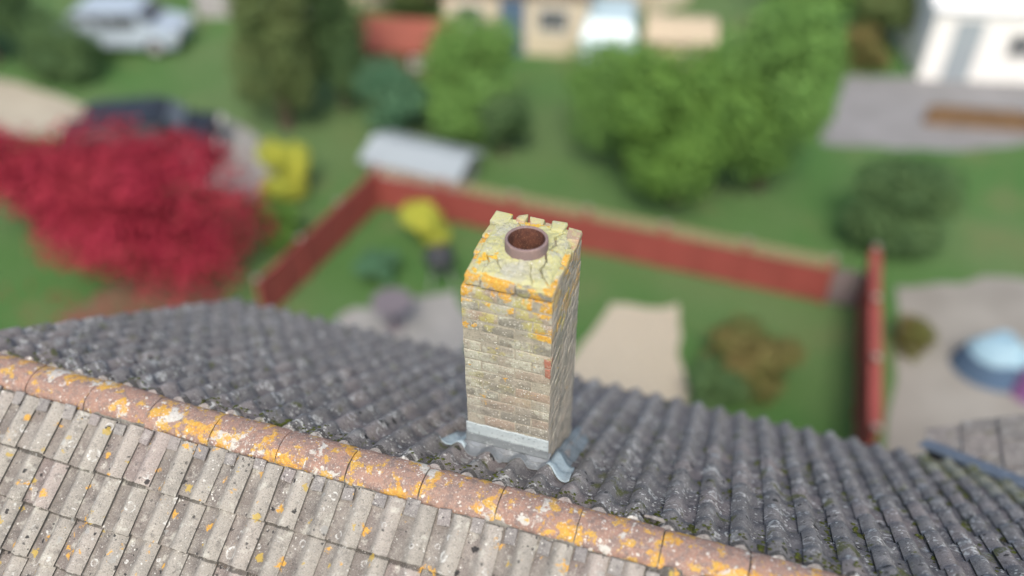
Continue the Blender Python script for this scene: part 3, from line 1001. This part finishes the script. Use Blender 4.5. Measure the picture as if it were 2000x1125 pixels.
# ================================================================== LOWER WING beyond the valley
wing = empty('side_wing', (7.0, 3.4, GZ))
tag(wing, 'lower wing of the house roofed in flat grey tiles beyond the lead valley', 'house')
WO = Vector(wing.location)
def inwing(o): o.parent = wing; o.location = Vector(o.location) - WO; return o
WP = R(33)
def PW(a, y, h=0.0):   # a: distance up the slope that faces -x, from its eave at x = 5.40
    return Vector((5.40 + a * math.cos(WP) - h * math.sin(WP), y, -2.16 + a * math.sin(WP) + h * math.cos(WP)))
inwing(MB().box((5.75, 2.72, GZ), (8.6, 3.3, -2.05)).build('wall', plain('wing_render', (0.6, 0.57, 0.5))))
def in_roof(x, y): return x + y > VX - .04
deck = MB()
pl = [PW(0, 3.40, -.02), PW(0, 3.10, -.02), PW(2.0, 3.10 - 2.0 * math.cos(WP), -.02), PW(2.0, 3.40, -.02)]
deck.add([p for p in pl] + [p - Vector((0, 0, .06)) for p in pl], [(0, 1, 2, 3), (7, 6, 5, 4), (0, 4, 5, 1), (1, 5, 6, 2), (2, 6, 7, 3), (3, 7, 4, 0)])
wslope = inwing(deck.build('wing_slope', M['felt']))
wslope['kind'] = 'structure'
flat_mats = [tile_mat('flat_tile_grey', (0.27, 0.262, 0.24), (0.22, 0.215, 0.20), (0.24, 0.20, 0.18), 0, .25, .05, .12, .02)]
MW = Matrix(((math.cos(WP), 0, -math.sin(WP)), (0, 1, 0), (math.sin(WP), 0, math.cos(WP)))).to_4x4()
for r_ in range(6):
    for c_ in range(9):
        a0, y0 = r_ * .30, 3.40 - (c_ + 1) * .30 + (.15 if r_ % 2 else 0)
        p = PW(a0 + .15, y0 + .15)
        if not in_roof(p.x + .16, p.y + .16): continue
        m = bmesh.new(); bmesh.ops.create_cube(m, size=1)
        for v_ in m.verts:
            v_.co = Vector((v_.co.x * .36 + .03, v_.co.y * .286, v_.co.z * .018 - .030 * (v_.co.x)))
        bmesh.ops.bevel(m, geom=m.edges[:], offset=.002, segments=1, affect='EDGES')
        T = Matrix.Translation(PW(a0 + .15, y0 + .15, .02)) @ MW @ Matrix.Rotation(random.gauss(0, .008), 4, 'Z')
        me = bpy.data.meshes.new('roof_tile'); m.transform(T)
        bmesh.ops.bisect_plane(m, geom=m.verts[:] + m.edges[:] + m.faces[:], plane_co=(VX + .03, 0, 0), plane_no=(1, 1, 0), clear_inner=True)
        if m.verts: bmesh.ops.bisect_plane(m, geom=m.verts[:] + m.edges[:] + m.faces[:], plane_co=(0, 3.41, 0), plane_no=(0, 1, 0), clear_outer=True)
        if not m.verts: m.free(); continue
        m.to_mesh(me); m.free(); me.materials.append(flat_mats[0])
        o = link('roof_tile', me, wslope)
        o.location = -(Vector(wslope.location) + WO)

# ================================================================== THE GARDENS BEHIND
GREEN = plain('lawn_grass', (0.060, 0.135, 0.024), (0.095, 0.155, 0.035), .35, 1.0, .6)
gm = NT('lawn_ground', 1.0)
gc = gm.mix((0.078, 0.180, 0.050), (0.125, 0.20, 0.078), gm.step(gm.noise(.22, 4), .38, .62))
gc = gm.mix(gc, (0.17, 0.195, 0.085), gm.math('MULTIPLY', gm.step(gm.noise(.55, 5), .54, .68), .6))
gc = gm.mix(gc, (0.03, 0.075, 0.012), gm.math('MULTIPLY', gm.step(gm.noise(26, 4), .45, .65), .55))
gm.color(gc); gm.bump(gm.noise(60, 4), .8, .04)
G = MB()
NG = 40
def gp(u, v_):
    x, y = -300 + 600 * u, -200 + 600 * v_
    return (x, y, GZ)
G.grid(gp, NG, NG)
tag(G.build('ground', gm.m), 'green grassy ground of the gardens', kind='structure')

def sheet(name, poly, dz, mat, label):
    m = MB()
    fine = []
    for k in range(len(poly)):
        (x0, y0), (x1, y1) = poly[k], poly[(k + 1) % len(poly)]
        for q in range(8):
            u = q / 8
            x, y = x0 + (x1 - x0) * u, y0 + (y1 - y0) * u
            fine.append((x + .16 * fbm((x * 1.3, y * 1.3, 3), 3), y + .16 * fbm((x * 1.3, y * 1.3, 9), 3)))
    poly = fine
    n = len(poly)
    m.add([(x, y, GZ + dz) for x, y in poly] + [(x, y, GZ - .05) for x, y in poly], [tuple(range(n))] + [(k, n + k, n + (k + 1) % n, (k + 1) % n) for k in range(n)])
    return tag(m.build(name, mat), label, kind='structure')
M['gravel'] = plain('cream_gravel', (0.60, 0.54, 0.43), (0.44, 0.39, 0.30), 22, 1, .8)
M['paving'] = plain('grey_paving', (0.29, 0.29, 0.28), (0.21, 0.21, 0.205), 1.6, .9, .3)
M['drive'] = plain('pale_concrete', (0.275, 0.265, 0.24), (0.20, 0.19, 0.17), .8, .9, .3)
M['tarmac'] = plain('grey_tarmac', (0.24, 0.24, 0.245), (0.19, 0.19, 0.19), 1.0, .9, .3)
M['path'] = plain('beige_track', (0.40, 0.37, 0.30), (0.32, 0.29, 0.23), .9, 1, .4)
M['soil'] = plain('bare_soil', (0.16, 0.12, 0.075), (0.11, 0.085, 0.05), 2.0, 1, .6)
sheet('gravel_patio', [(.9, 6.5), (3.0, 6.5), (3.05, 8.9), (2.45, 11.3), (1.1, 10.9), (.75, 9.2)], .02, M['gravel'], 'cream gravel patch on the lawn behind the chimney')
sheet('paving', [(-4.6, 6.2), (-1.2, 6.2), (-1.35, 9.2), (-2.2, 10.4), (-4.3, 9.0)], .02, M['paving'], 'grey paved terrace inside the red fence')
sheet('driveway', [(6.5, 5.5), (12.5, 5.5), (13, 14.4), (9.0, 14.5), (6.9, 13.4)], .02, M['drive'], 'pale concrete yard right of the red fence')
sheet('road', [(5.0, 19.2), (8.0, 19.8), (13, 22.0), (14, 26), (7.0, 24.2), (5.6, 23.6)], .02, M['tarmac'], 'grey tarmac drive in front of the white house')
sheet('path', [(-23, 12.0), (-15.4, 13.2), (-14.6, 14.6), (-16.2, 15.2), (-23, 16.2)], .02, M['path'], 'beige track at the edge of the lawn')
sheet('parking_area', [(-13.2, 12.6), (-8.4, 12.2), (-8.2, 14.2), (-11.2, 15.6), (-14.3, 14.9)], .024, M['paving'], 'grey parking place behind the red tree')
sheet('flower_bed', [(-9.9, 7.0), (-7.6, 6.6), (-6.4, 8.0), (-7.2, 9.0), (-9.4, 8.5)], .02, M['soil'], 'bare soil under the red tree')

# ---- trees and shrubs
def leaf_mat(name, a, b):
    t = NT(name, .75)
    c = t.mix(a, b, t.step(t.noise(1.4, 4), .35, .65))
    c = t.mix(c, tuple(v_ * 1.5 for v_ in b), t.math('MULTIPLY', t.step(t.noise(9, 2), .55, .7), .5))
    t.color(c)
    return t.m
LM = {'mid': leaf_mat('leaf_green', (0.10, 0.21, 0.045), (0.13, 0.25, 0.06)),
      'bright': leaf_mat('leaf_bright', (0.115, 0.225, 0.04), (0.085, 0.18, 0.035)),
      'dark': leaf_mat('leaf_dark', (0.055, 0.11, 0.042), (0.08, 0.14, 0.05)),
      'olive': leaf_mat('leaf_olive', (0.11, 0.145, 0.05), (0.09, 0.135, 0.045)),
      'yellow': leaf_mat('leaf_yellow', (0.46, 0.46, 0.06), (0.36, 0.40, 0.06)),
      'red': leaf_mat('leaf_red', (0.33, 0.022, 0.050), (0.26, 0.022, 0.036)),
      'blue': leaf_mat('leaf_blue_green', (0.06, 0.15, 0.08), (0.08, 0.17, 0.09)),
      'brown': leaf_mat('leaf_brown', (0.16, 0.125, 0.045), (0.11, 0.12, 0.035))}
M['bark'] = plain('bark', (0.13, 0.10, 0.075), (0.085, 0.065, 0.05), 6, 1, .6)
def plant(name, x, y, rx, ry, h, base, mat, label, cat, seed, leaves=2600, ls=.13, lobes=11, group=None, trunk=True):
    rd = random.Random(seed)
    t = empty(name, (x, y, GZ))
    tag(t, label, cat, group)
    cz = base + (h - base) * .5
    blobs = []
    for k in range(lobes):
        a = 2 * math.pi * (k + rd.random() * .7) / lobes
        q = rd.uniform(.25, .68)
        zz = cz + (h - base) * .5 * rd.uniform(-.62, .66)
        blobs.append((Vector((rx * q * math.cos(a), ry * q * math.sin(a), zz)), rd.uniform(.36, .58)))
    blobs.append((Vector((0, 0, cz + (h - base) * .2)), .6))
    m = MB()
    ls *= .5
    for _ in range(leaves * 3):
        c, s_ = rd.choice(blobs)
        d = Vector((rd.gauss(0, 1), rd.gauss(0, 1), rd.gauss(0, 1))).normalized()
        r_ = rd.uniform(.55, 1.04)
        p = c + Vector((d.x * rx * s_, d.y * ry * s_, d.z * (h - base) * .5 * s_)) * r_
        if p.z < .03: continue
        nrm = (d + Vector((rd.gauss(0, .6), rd.gauss(0, .6), rd.gauss(.35, .6)))).normalized()
        e1 = nrm.orthogonal().normalized()
        e1 = Matrix.Rotation(rd.uniform(0, 6.28), 3, nrm) @ e1
        e2 = nrm.cross(e1)
        l = ls * rd.uniform(.6, 1.35)
        m.add([p - e1 * l, p + e2 * l * .55, p + e1 * l, p - e2 * l * .55], [(0, 1, 2, 3)])
    m.build('crown' if trunk else 'foliage', LM[mat], t)
    k = MB()
    th = cz
    rt = max(.03, .035 * h)
    k.tube((0, 0, -.05), (rd.uniform(-.1, .1), rd.uniform(-.1, .1), th), rt, rt * .6, 8)
    for c, s_ in blobs[:7]:
        k.tube((0, 0, th * rd.uniform(.45, .9)), tuple(c), rt * .5, rt * .12, 6)
    k.build('trunk' if trunk else 'stem', M['bark'], t)
    return t
# red tree
plant('red_tree', -9.0, 9.1, 2.75, 2.2, 3.1, .5, 'red', 'crimson leaved tree spreading behind the left end of the roof', 'tree', 5, 6500, .12, 17)
plant('red_tree', -12.3, 9.3, 1.5, 1.4, 2.9, .5, 'red', 'smaller crimson tree at the left edge of the garden', 'tree', 6, 2600, .12, 9)
fl = MB(); rd = random.Random(9)
for _ in range(260):
    x, y = rd.gauss(-8.6, 1.3), rd.gauss(7.4, .7)
    a = rd.uniform(0, 6.28); l = rd.uniform(.03, .07)
    fl.add([(x - l * math.cos(a), y - l * math.sin(a), GZ + .03), (x + l * .6 * math.sin(a), y - l * .6 * math.cos(a), GZ + .035), (x + l * math.cos(a), y + l * math.sin(a), GZ + .045), (x - l * .6 * math.sin(a), y + l * .6 * math.cos(a), GZ + .035)], [(0, 1, 2, 3)])
tag(fl.build('fallen_leaves', LM['red']), 'fallen red leaves on the grass under the crimson tree', kind='stuff')
HZ = 'trees in the gardens behind the house'
plant('conifer', -9.3, 15.6, 1.25, 1.2, 6.0, .3, 'olive', 'tall olive green conifer behind the yellow bush', 'tree', 12, 3600, .15, 14, HZ)
plant('conifer', -8.3, 17.2, 1.0, 1.0, 5.0, .3, 'dark', 'dark conifer right of the tall olive conifer', 'tree', 13, 2400, .15, 12, HZ)
plant('broadleaf_tree', 1.7, 15.2, 1.9, 1.6, 3.9, .3, 'bright', 'bright green tree behind the middle of the red back fence', 'tree', 14, 4200, .16, 14, HZ)
plant('broadleaf_tree', 3.6, 16.5, 1.8, 1.6, 4.9, .3, 'mid', 'tallest green tree right of the bright tree behind the fence', 'tree', 15, 4600, .16, 15, HZ)
plant('broadleaf_tree', .1, 16.6, 1.8, 1.4, 3.3, .2, 'mid', 'rounded green tree left of the bright tree behind the fence', 'tree', 16, 2600, .15, 10, HZ)
plant('broadleaf_tree', -4.4, 17.0, 1.5, 1.4, 3.3, .3, 'mid', 'mid green tree behind the chimney beyond the pale shed', 'tree', 17, 3000, .15, 11, HZ)
plant('green_bush', -6.2, 16.4, 1.1, 1.0, 2.0, .2, 'blue', 'bluish green bush beside the olive conifer', 'bush', 18, 1800, .13, 9, HZ, False)
plant('evergreen_shrub', -3.0, 16.0, .75, .7, 1.9, .1, 'dark', 'dark evergreen shrub behind the chimney pot', 'shrub', 19, 1600, .12, 8)
plant('round_shrub', 6.7, 14.9, 1.25, 1.15, 2.1, .1, 'dark', 'large dark green rounded shrub beyond the fence corner', 'shrub', 20, 3000, .13, 12)
plant('yellow_shrub', -7.7, 12.7, .75, .7, 1.35, .1, 'yellow', 'yellow leaved shrub right of the red tree', 'shrub', 21, 1500, .11, 8)
plant('yellow_shrub', -3.5, 11.8, .62, .6, 1.0, .1, 'yellow', 'yellow green shrub inside the fence left of the chimney', 'shrub', 22, 1300, .10, 8)
plant('green_shrub', -4.0, 10.2, .55, .5, .8, .05, 'blue', 'bluish green shrub on the lawn inside the left fence', 'shrub', 23, 1100, .09, 8)
plant('green_shrub', 3.6, 8.9, .6, .6, .75, .05, 'dark', 'dark green low shrub right of the cream gravel', 'shrub', 24, 1100, .09, 8)
plant('brown_shrub', 4.05, 9.6, .95, .9, 1.1, .05, 'brown', 'brown faded shrub on the lawn left of the right fence', 'shrub', 25, 1900, .10, 10)
plant('green_shrub', -6.7, 10.8, .55, .5, 1.1, .05, 'bright', 'bright green shrub between the red tree and left fence', 'shrub', 26, 1000, .10, 8)
plant('hedge_tree', -20.4, 16.6, 2.2, 1.8, 3.2, .2, 'dark', 'dark hedge tree at the far left by the beige track', 'tree', 27, 3400, .16, 12)
plant('hedge_tree', -17.4, 16.4, 1.5, 1.2, 2.0, .2, 'dark', 'lower dark hedge tree right of the beige track', 'tree', 28, 2200, .15, 10)
plant('olive_bush', 6.6, 26.6, 1.3, 1.2, 2.4, .2, 'olive', 'olive bush left of the white house', 'bush', 29, 1700, .15, 9)
plant('brown_bush', 6.0, 24.6, .8, .8, 1.2, .1, 'brown', 'brown bush beside the grey drive', 'bush', 30, 900, .12, 8)
plant('green_bush', -.6, 19.6, 1.4, 1.2, 1.8, .1, 'olive', 'yellowish olive bush before the pale houses', 'bush', 31, 1800, .14, 9)
plant('garden_tree', 4.0, 26.5, 1.9, 1.6, 4.2, .3, 'mid', 'green tree at the top behind the tallest tree', 'tree', 32, 2600, .18, 11)
plant('garden_tree', -9.4, 24.6, 1.8, 1.6, 3.4, .3, 'olive', 'olive tree at the top left of the small red roofed shed', 'tree', 33, 2600, .17, 11)

# ---- red fence with trellis
M['redpaint'] = plain('red_fence_paint', (0.29, 0.068, 0.058), (0.24, 0.06, 0.05), 2.2, .7, .15)
M['trellis'] = plain('trellis_wood', (0.46, 0.33, 0.22), (0.36, 0.26, 0.18), 5, .9)
M['post_cap'] = plain('post_cap_grey', (0.34, 0.32, 0.28), (0.28, 0.26, 0.23), 5, .9)
def fence(A, B, n, label, trellis=True, h=.82, ht=.30, rail=.03):
    A, B = Vector((*A, GZ)), Vector((*B, GZ))
    d = (B - A); L = d.length; d.normalize()
    ang = math.atan2(d.y, d.x)
    f = empty('fence', tuple(A), ang)
    tag(f, label, 'fence', 'red painted fences round the back garden')
    w_ = L / n
    for k in range(n + 1):
        p = MB().box((k * w_ - .045, -.045, -.05), (k * w_ + .045, .045, h + ht + .06)).build('post', M['redpaint'], f)
        MB().box((k * w_ - .055, -.055, h + ht + .06), (k * w_ + .055, .055, h + ht + .085)).build('post_cap', M['post_cap'], p)
    bh = h / 6
    bm_ = {}
    for k in range(n):
        x0, x1 = k * w_ + .048, (k + 1) * w_ - .048
        pa = MB().box((x0, -rail, h - .003), (x1, rail, h + .035)).build('panel', M['redpaint'], f)
        for q in range(6):
            o = MB().box((x0, -.012 + .006 * (q % 2), .03 + q * (bh - .004)), (x1, .012 + .006 * (q % 2), .03 + q * (bh - .004) + bh - .012)).build('board', M['redpaint'], pa)
        MB().box(((x0 + x1) / 2 - .02, -.034, .03), ((x0 + x1) / 2 + .02, -.0125, h - .006)).build('batten', M['redpaint'], pa)
        if trellis:
            tr = MB()
            for zz in (h + .12, h + .21, h + .30):
                tr.box((x0, -.012, zz), (x1, .012, zz + .022))
            nn = 6
            for q in range(nn):
                xx = x0 + (q + .5) * (x1 - x0) / nn
                tr.box((xx - .012, .0125, h + .037), (xx + .012, .03, h + .30))
            tr.build('trellis', M['trellis'], f)
    return f
fence((-5.15, 12.85), (5.35, 12.4), 6, 'red fence with pale trellis across the back of the garden', True, .85, .28)
fence((-5.65, 8.3), (-5.2, 12.75), 3, 'red fence running along the left side of the garden', False, 1.0, .05)
fence((6.08, 7.6), (6.08, 12.6), 3, 'red fence running along the right side of the garden', False, 1.4, .05, .10)

# grey gate in the gap at the fence corner
gt = empty('garden_gate', (5.40, 12.4, GZ)); tag(gt, 'grey gate closing the gap at the fence corner', 'gate')
M['gate'] = plain('gate_grey', (0.22, 0.17, 0.18), (0.18, 0.14, 0.15), 4, .8)
for q in range(5):
    MB().box((.02 + q * .12, -.015, .06), (.125 + q * .12, .015, .95)).build('board', M['gate'], gt)
for zz in (.2, .75): MB().box((.02, .016, zz), (.62, .04, zz + .08)).build('rail', M['gate'], gt)

# ---- cars
M['glass'] = plain('window_glass', (0.07, 0.08, 0.09), (0.10, 0.11, 0.12), 3, .1, 0, .5)
M['rubber'] = plain('tyre_rubber', (0.02, 0.02, 0.02), (0.03, 0.03, 0.03), 6, .9)
M['alloy'] = plain('wheel_rim', (0.4, 0.4, 0.41), (0.3, 0.3, 0.31), 6, .4)
M['lamp'] = plain('car_lamp', (0.6, 0.6, 0.58), (0.5, 0.5, 0.5), 6, .2)
def car(x, y, rz, col, label, s=1.0, van=False):
    c = empty('parked_car' if not van else 'parked_van', (x, y, GZ + .02), rz)
    tag(c, label, 'van' if van else 'car')
    pm_ = plain('car_paint', col, tuple(v_ * .92 for v_ in col), 1, .3, 0, .5)
    b = bmesh.new()
    H1, H2 = (.85, 1.42) if not van else (1.05, 1.95)
    prof_ = [(-2.0, .3), (-2.05, .7), (-1.95, H1), (-1.6, H1 + .05), (-1.25, H2 - .05), (-.9, H2), (.5, H2), (.8, H2 - .06), (1.25, H1 + .08), (1.95, H1 - .12), (2.05, .6), (2.0, .3)]
    if van: prof_ = [(-2.2, .35), (-2.25, .8), (-2.25, 1.8), (-2.1, H2), (1.0, H2), (1.3, H2 - .1), (1.75, 1.12), (2.2, .95), (2.3, .6), (2.25, .35)]
    rows = []
    for yy, k in ((-.86, 0), (-.82, 1), (.82, 1), (.86, 0)):
        rows.append([b.verts.new((px * (1 if k == 0 else .985), yy * (1 if pz < H1 + .06 else .84), pz)) for px, pz in prof_])
    n = len(prof_)
    for a, e in zip(rows, rows[1:]):
        for k in range(n): b.faces.new((a[k], a[(k + 1) % n], e[(k + 1) % n], e[k]))
    b.faces.new(rows[0][::-1]); b.faces.new(rows[-1])
    bmesh.ops.recalc_face_normals(b, faces=b.faces[:])
    me = bpy.data.meshes.new('car_body'); b.to_mesh(me); b.free(); me.materials.append(pm_)
    body = link('body', me, c)
    for sy in (-1, 1):
        zl, zh = H1 + .08, H2 - .10
        for x0, x1 in (((-1.2, -.15), (-.08, .8)) if not van else ((.55, 1.3),)):
            MB().box((x0, sy * .74 - .06, zl), (x1, sy * .74 + .06, zh)).build('side_window', M['glass'], c)
        for wx in (-1.3, 1.3):
            ty = MB().tube((wx, sy * .66, .30), (wx, sy * .88, .30), .31, n=16).build('wheel', M['rubber'], c)
            MB().tube((wx, sy * .881, .30), (wx, sy * .90, .30), .19, n=12).build('rim', M['alloy'], ty)
        MB().box((1.98, sy * .62 - .16, .55), (2.09 if not van else 2.32, sy * .62 + .16, .70)).build('headlight', M['lamp'], c)
    x0, z0, x1, z1 = (.86, H2 - .08, 1.22, H1 + .14) if not van else (1.34, H2 - .14, 1.70, 1.2)
    MB().add([(x0 + .03, -.62, z0 + .03), (x0 + .03, .62, z0 + .03), (x1 + .03, .70, z1 + .03), (x1 + .03, -.70, z1 + .03)], [(0, 3, 2, 1)]).build('windscreen', M['glass'], c)
    c.scale = (s, s, s)
    return c
car(-12.1, 13.0, R(28), (0.018, 0.018, 0.021), 'black car parked beyond the crimson tree')
car(-1.9, 23.6, R(100), (0.42, 0.55, 0.60), 'pale blue car near the top by the sandy wall')
car(-17.2, 19.0, R(15), (0.36, 0.43, 0.50), 'silver blue car by the dark hedge at the top left')

# ---- pale shed behind the fence, barbecue, tarpaulin heap, red roofed shed
def shed(name, x, y, w_, d_, h_, rise, wallm, roofm, label, cat, rz=0, windows=(), door=None):
    s_ = empty(name, (x, y, GZ), rz)
    tag(s_, label, cat)
    m = MB().box((-w_ / 2, -d_ / 2, -.05), (w_ / 2, d_ / 2, h_))
    for xx in (-w_ / 2, w_ / 2):
        m.add([(xx, -d_ / 2, h_ + .001), (xx, d_ / 2, h_ + .001), (xx, 0, h_ + rise)], [(0, 1, 2)])
    m.build('wall', wallm, s_)
    o_ = .15
    r_ = MB()
    for sg in (-1, 1):
        sl_ = rise / (d_ / 2)
        a = [(-w_ / 2 - o_, sg * (d_ / 2 + o_), h_ - o_ * sl_ + .03), (w_ / 2 + o_, sg * (d_ / 2 + o_), h_ - o_ * sl_ + .03), (w_ / 2 + o_, 0, h_ + rise + .03), (-w_ / 2 - o_, 0, h_ + rise + .03)]
        b_ = [(p[0], p[1], p[2] + .07) for p in a]
        r_.add(a + b_, [(0, 3, 2, 1), (4, 5, 6, 7), (0, 1, 5, 4), (1, 2, 6, 5), (2, 3, 7, 6), (3, 0, 4, 7)])
    r_.build('roof', roofm, s_)
    wm = plain('window_frame', (0.7, 0.7, 0.68), (0.62, 0.62, 0.6), 4, .5)
    for (wx, wz, ww, wh) in windows:
        f_ = MB()
        yy = -d_ / 2
        for a, b_ in (((wx - ww / 2, yy - .04, wz), (wx + ww / 2, yy + .01, wz + .06)), ((wx - ww / 2, yy - .04, wz + wh - .06), (wx + ww / 2, yy + .01, wz + wh)),
                      ((wx - ww / 2, yy - .04, wz + .061), (wx - ww / 2 + .06, yy + .01, wz + wh - .061)), ((wx + ww / 2 - .06, yy - .04, wz + .061), (wx + ww / 2, yy + .01, wz + wh - .061)),
                      ((wx - .02, yy - .035, wz + .061), (wx + .02, yy + .01, wz + wh - .061))):
            f_.box(a, b_)
        fo = f_.build('window', wm, s_)
        MB().box((wx - ww / 2 + .06, yy - .012, wz + .06), (wx + ww / 2 - .06, yy + .004, wz + wh - .06)).build('pane', M['glass'], fo)
    if door:
        dx, dw, dh, dm = door
        do = MB().box((dx - dw / 2, -d_ / 2 - .03, 0), (dx + dw / 2, -d_ / 2 + .01, dh)).build('door', dm, s_)
        MB().box((dx + dw / 2 - .12, -d_ / 2 - .07, dh * .48), (dx + dw / 2 - .06, -d_ / 2 - .031, dh * .54)).build('handle', M['alloy'], do)
    return s_
white = plain('white_render', (0.80, 0.80, 0.78), (0.74, 0.74, 0.72), .8, .8)
cream = plain('cream_wall', (0.62, 0.55, 0.42), (0.55, 0.48, 0.37), .8, .9)
sand = plain('sandy_wall', (0.66, 0.53, 0.33), (0.58, 0.46, 0.30), .8, .9)
pale = plain('pale_roof_sheet', (0.32, 0.37, 0.40), (0.27, 0.31, 0.34), .8, .6)
wood = plain('brown_wood', (0.20, 0.125, 0.07), (0.15, 0.095, 0.055), 2, .9)
redroof = plain('red_clay_roof', (0.28, 0.085, 0.06), (0.22, 0.075, 0.055), 2, .9)
brownroof = plain('brown_roof', (0.17, 0.12, 0.09), (0.13, 0.095, 0.075), 2, .9)
greyroof = plain('grey_slate_roof', (0.24, 0.25, 0.27), (0.19, 0.2, 0.21), 2, .9)
whiteroof = plain('white_roof_sheet', (0.78, 0.79, 0.78), (0.70, 0.72, 0.72), .8, .6)
doorb = plain('blue_door', (0.10, 0.16, 0.25), (0.08, 0.13, 0.2), 2, .6)
shed('garden_shed', -4.7, 14.5, 2.5, 1.3, .55, .25, plain('shed_grey', (0.3, 0.3, 0.3)), pale, 'low shed with a pale blue grey roof behind the back fence', 'shed', R(-6), [(-.5, .12, .5, .35)])
shed('garden_shed', -7.5, 20.2, 2.9, 1.6, 1.0, .55, wood, redroof, 'small brown shed with a red brown roof', 'shed', R(8), [(.5, .4, .5, .4)], (-.5, .6, .9, wood))
shed('bungalow', -5.0, 24.0, 4.6, 3.6, 2.0, .9, cream, brownroof, 'cream bungalow at the top behind the chimney', 'house', R(10), [(-1.5, .8, .9, .8), (1.2, .8, 1.0, .8)], (-.1, .8, 1.8, doorb))
shed('white_house', 9.1, 26.2, 3.7, 3.4, 2.2, .5, white, whiteroof, 'white house at the upper right with a pale roof', 'house', R(12), [(.9, .8, 1.0, .8)], (-.8, .8, 1.9, pale))
shed('cottage', -1.6, 28.2, 1.9, 2.6, 1.3, 1.6, cream, redroof, 'narrow cottage with a red roof at the top', 'house', R(60), [(0, .6, .6, .6)])
shed('sandy_outbuilding', .4, 23.3, 1.9, 1.8, 1.0, .25, sand, plain('sand_roof', (0.55, 0.46, 0.33)), 'sandy yellow outbuilding left of the tallest tree', 'outbuilding', R(10), [(.3, .35, .5, .4)])
shed('cottage', -14.6, 24.2, 5.0, 3.5, 2.0, 1.2, plain('grey_render', (0.42, 0.41, 0.42)), greyroof, 'grey slate roofed house at the top left', 'house', R(20), [(-1.4, .8, .9, .8), (1.2, .8, .9, .8)], (0, .8, 1.8, doorb))
shed('cottage', -10.9, 26.4, 4.2, 3.5, 2.0, 1.2, cream, brownroof, 'cream cottage at the top beside the olive tree', 'house', R(25), [(1.0, .8, .9, .8)])
wf_ = empty('wooden_fence', (7.7, 21.2, GZ), R(8)); tag(wf_, 'low brown board fence in front of the white house', 'fence')
for q in range(22):
    MB().box((q * .19, -.015 + .006 * (q % 2), .03), (q * .19 + .18, .015 + .006 * (q % 2), .62 + .015 * (q % 3))).build('board', wood, wf_)
for zz in (.15, .45): MB().box((0, .022, zz), (4.18, .06, zz + .07)).build('rail', wood, wf_)

bb = empty('barbecue', (-2.6, 10.5, GZ + .02)); tag(bb, 'dark kettle barbecue on the paved terrace', 'barbecue')
M['black'] = plain('black_enamel', (0.03, 0.034, 0.04), (0.045, 0.05, 0.055), 4, .4)
for k in range(3):
    a = 2 * math.pi * k / 3
    MB().tube((.16 * math.cos(a), .16 * math.sin(a), .55), (.32 * math.cos(a), .32 * math.sin(a), 0), .018).build('leg', M['alloy'], bb)
def bowl(up_):
    m = MB()
    lathe_ = [(.34 * math.cos(t * math.pi / 2 / 6), up_ * .27 * math.sin(t * math.pi / 2 / 6)) for t in range(7)]
    vs = []
    for r_, z in lathe_:
        vs += [(max(r_, .004) * math.cos(2 * math.pi * k / 20), max(r_, .004) * math.sin(2 * math.pi * k / 20), z) for k in range(20)]
    m.add(vs, [(j * 20 + k, j * 20 + (k + 1) % 20, (j + 1) * 20 + (k + 1) % 20, (j + 1) * 20 + k) for j in range(6) for k in range(20)], True)
    return m
o = bowl(-1).build('bowl', M['black'], bb); o.location.z = .72
ld = bowl(1).build('lid', M['black'], bb); ld.location.z = .735
MB().box((-.07, -.015, .27), (.07, .015, .31)).build('handle', wood, ld)

tb = empty('garden_table', (-3.0, 8.9, GZ + .02)); tag(tb, 'mauve grey round garden table on the terrace', 'table')
M['mauve'] = plain('mauve_grey', (0.17, 0.15, 0.165), (0.14, 0.125, 0.14), 4, .6)
MB().tube((0, 0, .68), (0, 0, .71), .42, n=24).build('table_top', M['mauve'], tb)
MB().tube((0, 0, .04), (0, 0, .68), .035).build('leg', M['mauve'], tb)
MB().tube((0, 0, 0), (0, 0, .04), .22, n=16).build('base', M['mauve'], tb)

def tarp(x, y, rx, ry, h, mats, label, seed):
    t = empty('covered_heap', (x, y, GZ + .02)); tag(t, label, 'heap')
    def f(u, v_, k=1.0, z0=0.0):
        a = 2 * math.pi * u
        r_ = v_
        x_, y_ = rx * k * r_ * math.cos(a), ry * k * r_ * math.sin(a)
        z = h * (1 - r_ ** 3) * (1 + .25 * fbm((x_ * 2, y_ * 2, seed), 3)) + z0
        return (x_ * (1 + .1 * fbm((math.cos(a), math.sin(a), seed), 2)), y_, max(z, 0))
    m = MB(); m.grid(lambda u, v_: f(u, max(v_, .02)), 28, 10); m.build('heap', mats[1], t)
    m = MB(); m.grid(lambda u, v_: f(u, max(v_ * .74, .015), 1.02, .03), 28, 8); m.build('cover', mats[0], t)
cy = plain('cyan_cover', (0.27, 0.42, 0.50), (0.23, 0.36, 0.45), 1.5, .5)
navy = plain('navy_heap', (0.07, 0.12, 0.20), (0.06, 0.10, 0.16), 2, .7)  # dark blue of the heap body below the cover
purple = plain('purple_cover', (0.20, 0.09, 0.22), (0.16, 0.07, 0.18), 2, .7)
tarp(8.55, 11.3, .75, .6, .75, (cy, navy), 'heap under a light blue cover on the concrete yard', 3)
tarp(9.2, 10.9, .4, .4, .6, (purple, purple), 'small heap under a purple cover at the right edge', 4)
plant('brown_bush', 7.1, 11.5, .45, .45, .7, .05, 'brown', 'brown bush on the yard just right of the red fence', 'bush', 41, 600, .09, 7)
